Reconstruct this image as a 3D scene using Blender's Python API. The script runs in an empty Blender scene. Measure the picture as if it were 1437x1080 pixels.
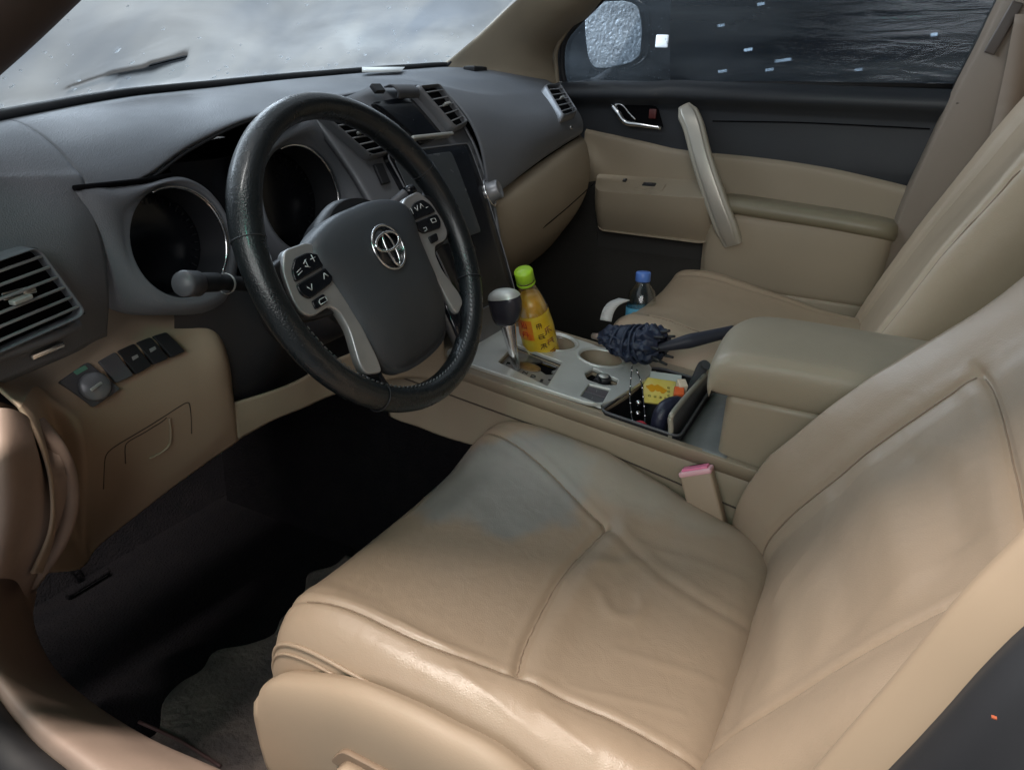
import bpy, math, random
import numpy as np
from mathutils import Vector, noise
random.seed(4); np.random.seed(4)
SC = bpy.context.scene
C = SC.collection
PI = math.pi
# ------------------------------------------------------------------ camera
CAM = np.array([-1.0709, -0.5441, 0.9065]); YAW, PITCH, ROLL = 1.0999, 0.40828, 0.02965; FOC = 1018.04
def cam_axes():
    f = np.array([math.sin(YAW)*math.cos(PITCH), math.cos(YAW)*math.cos(PITCH), -math.sin(PITCH)])
    rt = np.array([math.cos(YAW), -math.sin(YAW), 0.0]); up = np.cross(rt, f)
    c, s = math.cos(ROLL), math.sin(ROLL)
    return c*rt+s*up, -s*rt+c*up, f
RT, UP, FW = cam_axes()
cd = bpy.data.cameras.new('camera'); co = bpy.data.objects.new('camera', cd); C.objects.link(co); SC.camera = co
cd.sensor_width = 36; cd.lens = 36*FOC/1437; cd.clip_start = 0.01; cd.clip_end = 200
from mathutils import Matrix
m = Matrix.Identity(4)
for i in range(3):
    m[i][0], m[i][1], m[i][2], m[i][3] = RT[i], UP[i], -FW[i], CAM[i]
co.matrix_world = m
def ray(px, py): return RT*(px-718.5)/FOC - UP*(py-540)/FOC + FW
def at(px, py, ax, v):            # the point of the car seen at that spot, on the plane x, y or z = v
    d = ray(px, py); i = 'xyz'.index(ax); return CAM + d*(v-CAM[i])/d[i]
def onp(px, py, p0, n):
    d = ray(px, py); n = np.array(n, float); return CAM + d*((np.array(p0)-CAM)@n)/(d@n)
# ------------------------------------------------------------------ world, lamps
w = bpy.data.worlds.new('World'); SC.world = w; w.use_nodes = True
bg = w.node_tree.nodes['Background']; bg.inputs[0].default_value = (0.55, 0.62, 0.72, 1); bg.inputs[1].default_value = 0.06
def lamp(name, loc, target, size, power, col, sy=None):
    l = bpy.data.lights.new(name, 'AREA'); l.energy = power; l.color = col; l.size = size
    if sy: l.shape = 'RECTANGLE'; l.size_y = sy
    o = bpy.data.objects.new(name, l); C.objects.link(o); o.location = loc
    d = Vector(target)-Vector(loc); o.rotation_euler = d.to_track_quat('-Z', 'Y').to_euler()
    return o
lamp('workshop_light_front', (0.3, 2.3, 2.4), (-0.2, 0.2, 0.8), 2.4, 500, (0.87, 0.94, 1.0), 1.2)      # ceiling tubes beyond the bonnet
lamp('workshop_light_over_door', (-1.16, 0.10, 3.2), (-0.9, 0.0, 0.4), 0.05, 155, (1.0, 0.90, 0.81), 1.2)  # tube above the open driver door
lamp('side_fill_light', (-3.2, -0.7, 1.9), (-0.2, -0.1, 0.5), 2.4, 46, (0.98, 0.97, 0.97), 1.4)  # added soft fill from the open door side
lamp('teal_glint_light', (-1.7, -0.35, 1.75), (-0.4, 0, 0.7), 0.07, 1.6, (0.10, 1.0, 0.72), 0.3)   # small teal lamp added for the green glints on the wheel
lamp('right_fill_light', (2.6, 1.9, 1.5), (0.8, 0.0, 0.95), 1.2, 30, (0.85, 0.93, 1.0), 0.5)  # added to brighten the side film and wing mirror
SC.view_settings.view_transform = 'Standard'; SC.view_settings.look = 'None'; SC.view_settings.exposure = 0.0
SC.cycles.max_bounces = 8; SC.cycles.transparent_max_bounces = 12
SC.cycles.caustics_reflective = False; SC.cycles.caustics_refractive = False
# ------------------------------------------------------------------ materials
def mat(name, col, rough=0.5, metal=0.0, bump=None, mottle=None, spec=0.5, coat=0.0, trans=0.0, emit=None, alpha=1.0, dirt=None):
    """bump=(kind, scale, strength, distance); mottle=(scale, colour2, amount); dirt=(scale, rough2)"""
    mt = bpy.data.materials.new(name); mt.use_nodes = True; nt = mt.node_tree; N = nt.nodes; L = nt.links
    b = N['Principled BSDF']; b.inputs['Base Color'].default_value = (*col, 1); b.inputs['Roughness'].default_value = rough
    b.inputs['Metallic'].default_value = metal; b.inputs['Specular IOR Level'].default_value = spec
    b.inputs['Coat Weight'].default_value = coat; b.inputs['Coat Roughness'].default_value = 0.15
    b.inputs['Transmission Weight'].default_value = trans; b.inputs['Alpha'].default_value = alpha
    if emit: b.inputs['Emission Color'].default_value = (*emit[0], 1); b.inputs['Emission Strength'].default_value = emit[1]
    tc = N.new('ShaderNodeTexCoord')
    if mottle:
        n = N.new('ShaderNodeTexNoise'); n.inputs['Scale'].default_value = mottle[0]; n.inputs['Detail'].default_value = 5
        L.new(tc.outputs['Object'], n.inputs['Vector'])
        r = N.new('ShaderNodeMapRange'); r.inputs[1].default_value = 0.35; r.inputs[2].default_value = 0.7; r.inputs[4].default_value = mottle[2]
        L.new(n.outputs['Fac'], r.inputs[0])
        mx = N.new('ShaderNodeMix'); mx.data_type = 'RGBA'; mx.inputs[6].default_value = (*col, 1); mx.inputs[7].default_value = (*mottle[1], 1)
        L.new(r.outputs[0], mx.inputs[0]); L.new(mx.outputs[2], b.inputs['Base Color'])
    if dirt:
        n = N.new('ShaderNodeTexNoise'); n.inputs['Scale'].default_value = dirt[0]; n.inputs['Detail'].default_value = 4
        L.new(tc.outputs['Object'], n.inputs['Vector'])
        r = N.new('ShaderNodeMapRange'); r.inputs[1].default_value = 0.3; r.inputs[2].default_value = 0.7
        r.inputs[3].default_value = rough; r.inputs[4].default_value = dirt[1]
        L.new(n.outputs['Fac'], r.inputs[0]); L.new(r.outputs[0], b.inputs['Roughness'])
    if bump:
        kind, sc, st, di = bump
        if kind == 'noise': t = N.new('ShaderNodeTexNoise'); t.inputs['Detail'].default_value = 6; out = 'Fac'
        elif kind == 'wave': t = N.new('ShaderNodeTexWave'); out = 'Fac'
        else: t = N.new('ShaderNodeTexVoronoi'); t.feature = 'DISTANCE_TO_EDGE' if kind == 'crackle' else 'F1'; out = 'Distance'
        t.inputs['Scale'].default_value = sc
        L.new(tc.outputs['Object'], t.inputs['Vector'])
        bp = N.new('ShaderNodeBump'); bp.inputs['Strength'].default_value = st; bp.inputs['Distance'].default_value = di
        L.new(t.outputs[out], bp.inputs['Height']); L.new(bp.outputs[0], b.inputs['Normal'])
    return mt
def leather_mat(name, col, col2, rough=0.42, worn=False):  # worn adds a painted grey shade and a few dark scuffs
    mt = mat(name, col, rough, mottle=(5, col2, 0.7), dirt=(9, rough+0.16))
    nt = mt.node_tree; N = nt.nodes; L = nt.links; b = N['Principled BSDF']
    tc = N.new('ShaderNodeTexCoord')
    v = N.new('ShaderNodeTexVoronoi'); v.feature = 'DISTANCE_TO_EDGE'; v.inputs['Scale'].default_value = 420
    w2 = N.new('ShaderNodeTexNoise'); w2.inputs['Scale'].default_value = 34; w2.inputs['Detail'].default_value = 8; w2.inputs['Distortion'].default_value = 1.2
    L.new(tc.outputs['Object'], v.inputs['Vector']); L.new(tc.outputs['Object'], w2.inputs['Vector'])
    b1 = N.new('ShaderNodeBump'); b1.inputs['Strength'].default_value = 0.35; b1.inputs['Distance'].default_value = 0.0006
    b2 = N.new('ShaderNodeBump'); b2.inputs['Strength'].default_value = 0.4; b2.inputs['Distance'].default_value = 0.0014
    L.new(v.outputs['Distance'], b1.inputs['Height']); L.new(w2.outputs['Fac'], b2.inputs['Height'])
    L.new(b1.outputs[0], b2.inputs['Normal']); L.new(b2.outputs[0], b.inputs['Normal'])
    if worn:      # cool grey shade painted into the cushion front, plus a few dark scuffs
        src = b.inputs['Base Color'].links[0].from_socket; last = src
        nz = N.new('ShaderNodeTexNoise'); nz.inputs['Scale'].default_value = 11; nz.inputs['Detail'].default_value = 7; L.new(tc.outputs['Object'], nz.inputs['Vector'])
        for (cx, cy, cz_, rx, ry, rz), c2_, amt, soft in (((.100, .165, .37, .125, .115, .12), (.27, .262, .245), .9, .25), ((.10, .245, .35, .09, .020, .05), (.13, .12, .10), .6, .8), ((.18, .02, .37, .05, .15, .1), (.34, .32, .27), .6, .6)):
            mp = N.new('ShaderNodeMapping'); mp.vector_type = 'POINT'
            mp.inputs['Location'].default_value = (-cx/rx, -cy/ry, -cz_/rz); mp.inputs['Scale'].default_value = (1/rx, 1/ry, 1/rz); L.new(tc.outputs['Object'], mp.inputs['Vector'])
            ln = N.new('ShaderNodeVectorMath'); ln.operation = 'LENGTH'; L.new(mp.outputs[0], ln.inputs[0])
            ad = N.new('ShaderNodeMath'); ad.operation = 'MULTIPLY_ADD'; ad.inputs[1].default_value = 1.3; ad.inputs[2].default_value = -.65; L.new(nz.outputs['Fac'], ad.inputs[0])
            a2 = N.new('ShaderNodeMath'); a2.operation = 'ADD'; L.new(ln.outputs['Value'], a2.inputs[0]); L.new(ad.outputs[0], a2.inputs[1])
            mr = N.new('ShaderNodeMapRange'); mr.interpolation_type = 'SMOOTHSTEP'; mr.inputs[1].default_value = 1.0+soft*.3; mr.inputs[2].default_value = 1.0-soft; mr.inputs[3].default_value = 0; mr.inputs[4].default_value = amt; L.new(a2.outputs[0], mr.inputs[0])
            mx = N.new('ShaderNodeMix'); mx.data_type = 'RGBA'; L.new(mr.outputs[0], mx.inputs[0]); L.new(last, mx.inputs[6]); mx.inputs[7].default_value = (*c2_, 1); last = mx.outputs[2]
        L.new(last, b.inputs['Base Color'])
    return mt
LEATHER = leather_mat('tan_leather', (0.360, 0.268, 0.192), (0.33, 0.252, 0.184), 0.34, worn=True)  # worn turns on the painted grey shade and the scuffs
LEATHER_P = leather_mat('tan_leather_passenger', (0.43, 0.33, 0.23), (0.38, 0.295, 0.205))  # same tan hide, painted lighter in place of window light
ARMLEATHER = leather_mat('armrest_leather', (0.335, 0.28, 0.205), (0.29, 0.245, 0.18), 0.4)
SEAM = mat('seam_thread', (0.23, 0.165, 0.115), 0.7)
BEIGE = mat('beige_plastic', (0.36, 0.272, 0.195), 0.5, bump=('noise', 700, 0.25, 0.0006), mottle=(6, (0.31, 0.24, 0.172), 0.6), dirt=(7, 0.62))
BEIGE_C = mat('beige_console_plastic', (0.295, 0.24, 0.172), 0.42, bump=('noise', 700, 0.25, 0.0006), mottle=(8, (0.24, 0.20, 0.145), 0.6), dirt=(12, 0.6))
BEIGE_S = mat('beige_soft_trim', (0.345, 0.285, 0.205), 0.6, bump=('noise', 500, 0.3, 0.0008), mottle=(4, (0.30, 0.25, 0.178), 0.6))
GREY = mat('grey_dash_skin', (0.165, 0.178, 0.200), 0.46, bump=('voronoi', 650, 0.35, 0.0008), mottle=(5, (0.190, 0.204, 0.226), 0.6), dirt=(6, 0.62))
GREY_D = mat('dark_grey_plastic', (0.075, 0.078, 0.086), 0.45, bump=('noise', 600, 0.25, 0.0006), mottle=(9, (0.10, 0.10, 0.11), 0.5))
FRAME = mat('satin_grey_frame', (0.22, 0.23, 0.25), 0.38, metal=0.3, mottle=(14, (0.21, 0.22, 0.235), 0.5))
BLACKP = mat('black_plastic', (0.014, 0.015, 0.018), 0.42, bump=('noise', 500, 0.2, 0.0006), dirt=(14, 0.6))
BLACKG = mat('black_gloss', (0.006, 0.007, 0.010), 0.12, dirt=(16, 0.3))
VOID = mat('deep_black', (0.003, 0.003, 0.004), 0.9, spec=0.1)
DOORBLK = mat('black_door_vinyl', (0.024, 0.028, 0.034), 0.48, bump=('noise', 420, 0.3, 0.0008), mottle=(6, (0.034, 0.038, 0.044), 0.6))
SILVER = mat('satin_silver_trim', (0.70, 0.715, 0.68), 0.36, metal=0.55, mottle=(16, (0.56, 0.58, 0.54), 0.6), dirt=(18, 0.52))
SILVER_W = mat('wheel_silver_trim', (0.50, 0.50, 0.50), 0.36, metal=0.6, mottle=(22, (0.36, 0.36, 0.37), 0.6), dirt=(30, 0.5))
CHROME = mat('chrome', (0.75, 0.76, 0.77), 0.13, metal=1.0, dirt=(30, 0.28))
WHEELL = mat('black_wheel_leather', (0.009, 0.012, 0.014), 0.18, bump=('noise', 520, 0.55, 0.0014), dirt=(20, 0.38), coat=0.35)
PADM = mat('airbag_cover_vinyl', (0.045, 0.050, 0.058), 0.46, bump=('noise', 500, 0.3, 0.0008), mottle=(9, (0.055, 0.062, 0.070), 0.5))
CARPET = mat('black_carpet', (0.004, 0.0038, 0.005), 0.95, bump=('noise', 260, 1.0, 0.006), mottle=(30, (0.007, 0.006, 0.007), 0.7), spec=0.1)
MAT_D = mat('dusty_floor_mat', (0.045, 0.037, 0.037), 0.8, bump=('noise', 90, 0.9, 0.006), mottle=(12, (0.15, 0.12, 0.10), 0.8))
RUBBER = mat('black_rubber', (0.01, 0.01, 0.012), 0.55, dirt=(10, 0.7))
PRINT = mat('white_print', (0.62, 0.66, 0.66), 0.5)
SCREENM = mat('grey_screen_glass', (0.06, 0.068, 0.074), 0.10, mottle=(7, (0.08, 0.088, 0.092), 0.6), dirt=(20, 0.3))
ICON = mat('icon_grey', (0.25, 0.25, 0.25), 0.5)
# ------------------------------------------------------------------ mesh helpers
def crspline(P, n):
    P = np.asarray(P, float); k = len(P)
    if k == 2: t = np.linspace(0, 1, n)[:, None]; return P[0]*(1-t)+P[1]*t
    Q = np.vstack([2*P[0]-P[1], P, 2*P[-1]-P[-2]]); out = []
    for t in np.linspace(0, k-1, n):
        i = min(int(t), k-2); f = t-i; a, b, c, d = Q[i:i+4]
        out.append(0.5*((2*b)+(-a+c)*f+(2*a-5*b+4*c-d)*f*f+(-a+3*b-3*c+d)*f**3))
    return np.array(out)
def crclosed(P, n):
    P = np.asarray(P, float); k = len(P); out = []
    for t in np.linspace(0, k, n, endpoint=False):
        i = int(t); f = t-i; a, b, c, d = P[(i-1) % k], P[i % k], P[(i+1) % k], P[(i+2) % k]
        out.append(0.5*((2*b)+(-a+c)*f+(2*a-5*b+4*c-d)*f*f+(-a+3*b-3*c+d)*f**3))
    return np.array(out)
def surf(rows, nu, nv):           # rows of control points -> smooth grid nu (along the row) x nv (across the rows)
    A = np.array([crspline(r, nu) for r in rows])
    return np.stack([crspline(A[:, j], nv) for j in range(nu)], 1)
class MB:
    def __init__(s): s.v = []; s.f = []; s.smooth = []
    def add(s, V, F, sm=True):
        k = len(s.v); s.v += [tuple(map(float, p)) for p in V]; s.f += [tuple(i+k for i in f) for f in F]; s.smooth += [sm]*len(F); return s
    def grid(s, G, cu=False, cv=False, sm=True, flip=False):
        nv, nu = G.shape[:2]; F = []
        for i in range(nv if cv else nv-1):
            for j in range(nu if cu else nu-1):
                q = (i*nu+j, i*nu+(j+1) % nu, ((i+1) % nv)*nu+(j+1) % nu, ((i+1) % nv)*nu+j)
                F.append(q[::-1] if flip else q)
        return s.add(G.reshape(-1, 3), F, sm)
    def box(s, c, h, ax=None, bev=0.0, seg=2):
        """centre c, half sizes h, axes ax (3 unit vectors), rounded by bev"""
        ax = np.eye(3) if ax is None else np.array(ax, float)
        c = np.array(c, float); h = np.array(h, float)
        if bev <= 0:
            V = [c+ax.T@(h*np.array(q)) for q in [(-1,-1,-1),(1,-1,-1),(1,1,-1),(-1,1,-1),(-1,-1,1),(1,-1,1),(1,1,1),(-1,1,1)]]
            return s.add(V, [(0,3,2,1),(4,5,6,7),(0,1,5,4),(1,2,6,5),(2,3,7,6),(3,0,4,7)], False)
        bev = min(bev, min(h)*0.999)
        # rounded box: stacked rounded-rectangle rings
        def ring(inset, z):
            pts = []
            for qx, qy, a0 in ((1,1,0),(-1,1,PI/2),(-1,-1,PI),(1,-1,1.5*PI)):
                r = max(bev-inset, 1e-5)
                for k in range(seg+2):
                    a = a0+PI/2*k/(seg+1)
                    pts.append((qx*(h[0]-bev)+r*math.cos(a), qy*(h[1]-bev)+r*math.sin(a), z))
            return pts
        rings = []
        for k in range(seg+2):
            a = PI/2*k/(seg+1); rings.append(ring(bev*(1-math.sin(a)), -h[2]+bev*(1-math.cos(a))))
        rings += [ring(bev*(1-math.cos(PI/2*k/(seg+1)*1.0)) if False else bev*(1-math.cos(PI/2*k/(seg+1))), h[2]-bev+bev*math.sin(PI/2*k/(seg+1))) for k in range(seg+2)]
        G = np.array(rings); n = G.shape[1]; G = c+G@ax
        k0 = len(s.v); s.grid(G, cu=True)
        s.f += [tuple(k0+i for i in range(n))[::-1], tuple(k0+(len(rings)-1)*n+i for i in range(n))]; s.smooth += [False, False]
        return s
    def tube(s, P, r, n=10, cap=True, closed=False, flat=1.0, upv=None):
        P = np.asarray(P, float); k = len(P); r = np.broadcast_to(np.asarray(r, float), (k,))
        if closed: T = np.roll(P, -1, 0)-np.roll(P, 1, 0)
        else: T = np.gradient(P, axis=0)
        T /= np.linalg.norm(T, axis=1)[:, None]+1e-12
        u = np.array(upv, float) if upv is not None else (np.array([0, 0, 1.]) if abs(T[0][2]) < 0.9 else np.array([1., 0, 0]))
        G = []
        for i in range(k):
            a = np.cross(T[i], u); a /= np.linalg.norm(a)+1e-12; b = np.cross(a, T[i])
            if upv is None: u = b
            G.append([P[i]+r[i]*(math.cos(t)*a+flat*math.sin(t)*b) for t in np.linspace(0, 2*PI, n, endpoint=False)])
        k0 = len(s.v); s.grid(np.array(G), cu=True, cv=closed, flip=True)
        if cap and not closed:
            s.f += [tuple(k0+i for i in range(n)), tuple(k0+(k-1)*n+i for i in range(n))[::-1]]; s.smooth += [False, False]
        return s
    def lathe(s, prof, c, axis=(0, 0, 1), n=32, cap=True, ref=None):
        """prof = [(r, h)] along the axis"""
        ax = np.array(axis, float); ax /= np.linalg.norm(ax)
        a = np.array(ref if ref is not None else ((1, 0, 0) if abs(ax[0]) < 0.9 else (0, 1, 0)), float); a -= ax*(a@ax); a /= np.linalg.norm(a); b = np.cross(ax, a)
        c = np.array(c, float)
        G = np.array([[c+ax*h+r*(math.cos(t)*a+math.sin(t)*b) for t in np.linspace(0, 2*PI, n, endpoint=False)] for r, h in prof])
        k0 = len(s.v); s.grid(G, cu=True)
        if cap:
            s.f += [tuple(k0+i for i in range(n))[::-1], tuple(k0+(len(prof)-1)*n+i for i in range(n))]; s.smooth += [False, False]
        return s
    def prism(s, poly, o, ax, h0, h1, bev=0.0, dome=0.0):
        """poly = 2D outline in the plane (ax[0], ax[1]) at o; raised along ax[2] from h0 to h1 with a rounded edge"""
        P = np.array(poly, float); ax = np.array(ax, float); o = np.array(o, float)
        cen = P.mean(0); n = len(P)
        A = 0.5*sum(P[i][0]*P[(i+1) % n][1]-P[(i+1) % n][0]*P[i][1] for i in range(n))
        if A < 0: P = P[::-1]
        e = np.roll(P, -1, 0)-P; e /= np.linalg.norm(e, axis=1)[:, None]+1e-12
        nn = np.stack([e[:, 1], -e[:, 0]], 1); vn = nn+np.roll(nn, 1, 0); vn /= np.linalg.norm(vn, axis=1)[:, None]+1e-9
        R = [(0, h0), (0, h1-bev)]
        if bev > 0: R += [(bev*(1-math.cos(a)), h1-bev+bev*math.sin(a)) for a in (PI/6, PI/3, PI/2)]
        rings = [np.c_[P-vn*i, np.full(n, h)] for i, h in R]
        if dome:
            last = P-vn*bev
            for k in (0.85, 0.6, 0.3): rings.append(np.c_[cen+(last-cen)*k, np.full(n, h1+dome*(1-k*k))])
        G = o+np.array(rings)@ax
        k0 = len(s.v); s.grid(G, cu=True); m_ = len(rings)
        s.f += [tuple(k0+(m_-1)*n+i for i in range(n)), tuple(k0+i for i in range(n))[::-1]]; s.smooth += [bool(dome), False]
        return s
def rpoly(pts, r, seg=4):         # round the corners of a 2D polygon
    P = np.array(pts, float); n = len(P); out = []
    for i in range(n):
        a, b, c = P[i-1], P[i], P[(i+1) % n]
        d1, d2 = a-b, c-b; l1, l2 = np.linalg.norm(d1), np.linalg.norm(d2); q = min(r, l1*.45, l2*.45)
        p, s_ = b+d1/l1*q, b+d2/l2*q
        for k in range(seg+1):
            t = k/seg; out.append((1-t)**2*p+2*t*(1-t)*b+t*t*s_)
    return np.array(out)
def put(name, mb, material, parent=None, solid=0.0, sub=0, **kw):
    V = np.array(mb.v)
    off = np.zeros(3)
    if parent is not None:
        r = parent
        while r.parent: r = r.parent
        off = np.array(r.location)
    elif kw.get('origin') is not None: off = np.array(kw.pop('origin'), float)
    me = bpy.data.meshes.new(name); me.from_pydata([tuple(p) for p in (V-off)], [], mb.f); me.update()
    me.polygons.foreach_set('use_smooth', mb.smooth); me.materials.append(material)
    o = bpy.data.objects.new(name, me); C.objects.link(o)
    if parent is not None: o.parent = parent
    elif off.any(): o.location = off
    if solid:
        md = o.modifiers.new('solid', 'SOLIDIFY'); md.thickness = solid; md.offset = kw.get('soff', 0)
    if sub:
        md = o.modifiers.new('sub', 'SUBSURF'); md.levels = sub; md.render_levels = sub
    return o
def props(o, label=None, cat=None, group=None, kind=None):
    for k, v in (('label', label), ('category', cat), ('group', group), ('kind', kind)):
        if v: o[k] = v
    return o
def thing(name, label, cat, loc, group=None):
    o = bpy.data.objects.new(name, None); C.objects.link(o); o.location = loc; o.empty_display_size = 0.05
    bpy.context.view_layer.update()
    return props(o, label, cat, group)
def text_mesh(s, size, o, ax, material, parent, name='lettering', depth=0.0006, align='CENTER'):
    cu = bpy.data.curves.new('t', 'FONT'); cu.body = s; cu.size = size; cu.extrude = depth; cu.align_x = align; cu.align_y = 'CENTER'
    to = bpy.data.objects.new('t', cu); C.objects.link(to); dg = bpy.context.evaluated_depsgraph_get(); dg.update()
    me = bpy.data.meshes.new_from_object(to.evaluated_get(dg)); V = np.array([v.co[:] for v in me.vertices])
    F = [tuple(p.vertices) for p in me.polygons]; bpy.data.objects.remove(to); bpy.data.meshes.remove(me); bpy.data.curves.remove(cu)
    if not len(V): return None
    return put(name, MB().add(np.array(o)+V@np.array(ax, float), F, False), material, parent)
def segdist(X, Y, poly):
    D = np.full(X.shape, 9.0)
    for (x0, y0), (x1, y1) in zip(poly[:-1], poly[1:]):
        dx, dy = x1-x0, y1-y0; t = np.clip(((X-x0)*dx+(Y-y0)*dy)/(dx*dx+dy*dy+1e-12), 0, 1)
        D = np.minimum(D, np.hypot(X-x0-t*dx, Y-y0-t*dy))
    return D
def smoothpoly(P, n=40): return [tuple(q) for q in crspline(P, n)]
def fractal(P, sc, seed=0):
    return np.array([noise.fractal(Vector((p[0]*sc[0]+seed, p[1]*sc[1], p[2]*sc[2])), 0.8, 2.0, 4) for p in P.reshape(-1, 3)]).reshape(P.shape[:-1])
# ================================================================== SEATS
def at2(px, py, z): p = at(px, py, 'z', z); return (p[0], p[1])
def make_cushion(xc, prof, cross, seams, mirror, zoff, nu=230, nv=250, folds=None, leather=LEATHER):
    """prof: centre line (y, z) from the front bottom edge over the top to the rear; cross: (dx, dz) outboard side -> inboard side"""
    PV = crspline(prof, nv); PU = crspline(cross, nu)
    sgn = -1 if mirror else 1
    G = np.zeros((nv, nu, 3)); t = np.linspace(0, 1, nv)
    hw = 0.265
    for i in range(nv):
        y, z = PV[i]; front = max(0.0, 1-t[i]/0.45)
        dx = PU[:, 0]; dz = PU[:, 1]
        a = np.clip(np.abs(dx)/hw, 0, 1)
        low = max(0.0, 1-t[i]/0.16)      # on the front face the sides fold in
        G[i, :, 0] = xc+sgn*dx*(1-0.05*front**2)
        G[i, :, 1] = y-0.055*front*a**4
        G[i, :, 2] = z+zoff+np.where(dz > 0, dz*(1-.55*front), dz)*(1-0.45*low)-0.012*front*a**5
    X, Y = G[..., 0], G[..., 1]
    tope = np.clip((t[:, None]-0.10)/0.10, 0, 1)*np.clip((0.262-np.abs((X-xc)))/0.02, 0, 1)
    G[..., 2] -= np.interp(-Y, [.24,.33,.42,.50], [0,.022,.062,.085])*np.clip((sgn*(X-xc)-.12)/.13, 0, 1)**1.5*(0 if mirror is None else 1)
    for poly, dep, wd in seams:
        d = segdist(X, Y, smoothpoly(poly))
        G[..., 2] += tope*(-dep*.8*np.exp(-(d/wd)**2)-0.45*dep*np.exp(-(d/(wd*6))**2)+0.0009*np.exp(-((d-wd*3.2)/(wd*1.6))**2))
    if folds: G[..., 2] += tope*folds(X, Y)
    G[..., 2] += tope*0.0012*fractal(G, (9, 14, 3), xc*7)
    return G
DX = -0.385
prof_c = [(-.085,.17),(-.062,.22),(-.045,.27),(-.030,.310),(-.034,.342),(-.060,.364),(-.11,.370),(-.18,.364),(-.27,.352),(-.36,.342),(-.44,.338),(-.490,.326),(-.525,.295),(-.55,.25)]
cross_c = [(-.262,-.16),(-.270,-.10),(-.272,-.055),(-.266,-.020),(-.252,.003),(-.232,.016),(-.210,.016),(-.185,.009),(-.14,.003),(-.07,0),(0,-.001),(.06,.001),(.11,.006),(.15,.020),(.185,.034),(.215,.038),(.238,.028),(.251,.004),(.257,-.04),(.256,-.10),(.25,-.16)]
osm = [at2(432,850,.372), at2(500,866,.375), at2(600,910,.367), at2(725,950,.357), at2(838,1000,.347), (-.575,-.50)]
osm0 = [(osm[0][0]+.0,-.02)]+osm
ism = [at2(672,606,.385), at2(685,613,.385), at2(760,660,.375), at2(850,735,.355), at2(940,800,.352), at2(1050,850,.352), (-.30,-.56)]
trv = [at2(725,948,.352), at2(742,890,.352), at2(790,800,.352), at2(850,737,.355)]
def folds_c(X, Y):
    f = np.zeros_like(X)
    q = at2(872, 815, .345)
    r = np.hypot((X-q[0])/1.0, (Y-q[1])/0.8)
    f += 0.0014*np.exp(-((r-.046+.012*np.sin(3*np.arctan2(Y-q[1],X-q[0])))/.011)**2)*(1+.6*np.sin(np.arctan2(Y-q[1],X-q[0])*2+1))-0.0022*np.exp(-(r/.036)**2)
    # puffed panel behind the cross seam, sagging in the middle
    d = segdist(X, Y, smoothpoly(trv)); behind = 1/(1+np.exp((Y+.30-0.18*(X+.43)*0)/.006))
    f += 0.005*np.exp(-((d-.018)/.020)**2)*behind
    f += -0.006*np.exp(-((X+.44)**2/.012+(Y+.42)**2/.010))
    for a, b, h, wv in (((870,900),(1040,940),.0018,.005), ((800,960),(960,985),.0015,.004), ((640,960),(760,1040),.0016,.004), ((760,1010),(830,1060),.002,.004),
                        ((900,760),(1040,800),.0016,.006), ((560,900),(640,935),.001,.003), ((620,650),(720,760),-.0012,.01)):
        d = segdist(X, Y, [at2(*a, .35), at2(*b, .35)]); f += .55*h*np.exp(-(d/(wv*1.25))**2)
    return f
seat = thing('driver_seat', 'tan leather driver seat with painted grey shade on its cushion', 'car seat', (-.385, -.30, .0))
Gc = make_cushion(DX, prof_c, cross_c, [(osm0, .0042, .0030), (ism[:4], .0042, .0030), (ism[3:], .0016, .0045), (trv, .006, .0030)], False, 0, 330, 330, folds_c)
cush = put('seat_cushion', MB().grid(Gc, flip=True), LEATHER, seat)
def stitch(poly, z, name, parent, xc=None, G=None, off=0.006, r=0.0007, mat_=SEAM, n=90, tube_r=None):
    """thread run lying on a height field G beside the line"""
    P = np.array(smoothpoly(poly, n)); pts = []
    flat = G.reshape(-1, 3)
    for p in P:
        i = np.argmin((flat[:, 0]-p[0])**2+(flat[:, 1]-p[1])**2+0.02*(flat[:, 2] < .30)); pts.append((p[0], p[1], flat[i][2]+off))
    return put(name, MB().tube(pts, r, 5), mat_, parent)
for pl in (osm, ism[1:4], trv): stitch(pl, 0, 'seam', cush, G=Gc, off=.0001, r=.0009)
# piping along the outboard edge, two welts
ridge = []
for i in range(40, 320):
    row = Gc[i]; k = int(0.155*330); ridge.append(row[k])
ridge = np.array(ridge)[::4]
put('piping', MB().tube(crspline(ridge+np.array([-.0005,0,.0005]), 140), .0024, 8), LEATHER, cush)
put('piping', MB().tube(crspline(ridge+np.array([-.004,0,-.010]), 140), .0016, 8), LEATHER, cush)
# wrinkles of the worn outboard bolster are in the height field; the plastic side shield
sh = [at(380,962,'x',-.672), at(400,958,'x',-.675), at(480,976,'x',-.68), at(560,1008,'x',-.68), at(622,1040,'x',-.68), at(700,1085,'x',-.68)]
top_ = [(p[1], p[2]) for p in sh]+[(-.45,.31),(-.58,.32)]
def xy_shield(k):  # outline lines at increasing drop
    return [(-.676-.006*math.sin(min(k*9,PI/2)), y-(0.012*k/.2 if i == 0 else 0), z-k) for i, (y, z) in enumerate(top_)]
rows = [[(-.655, y, z+.000) for y, z in top_], [(-.668, y+.002*(i == 0), z+.006) for i, (y, z) in enumerate(top_)], [(-.682, y+.006*(i < 2), z-.002) for i, (y, z) in enumerate(top_)], [(-.690, y+.004*(i < 2), z-.03) for i, (y, z) in enumerate(top_)],
        [(-.692, y-.002*(i == 0), z-.09) for i, (y, z) in enumerate(top_)], [(-.690, y-.03*(i == 0), z-.15) for i, (y, z) in enumerate(top_)], [(-.685, y-.06*(i == 0), z-.22) for i, (y, z) in enumerate(top_)]]
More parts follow.
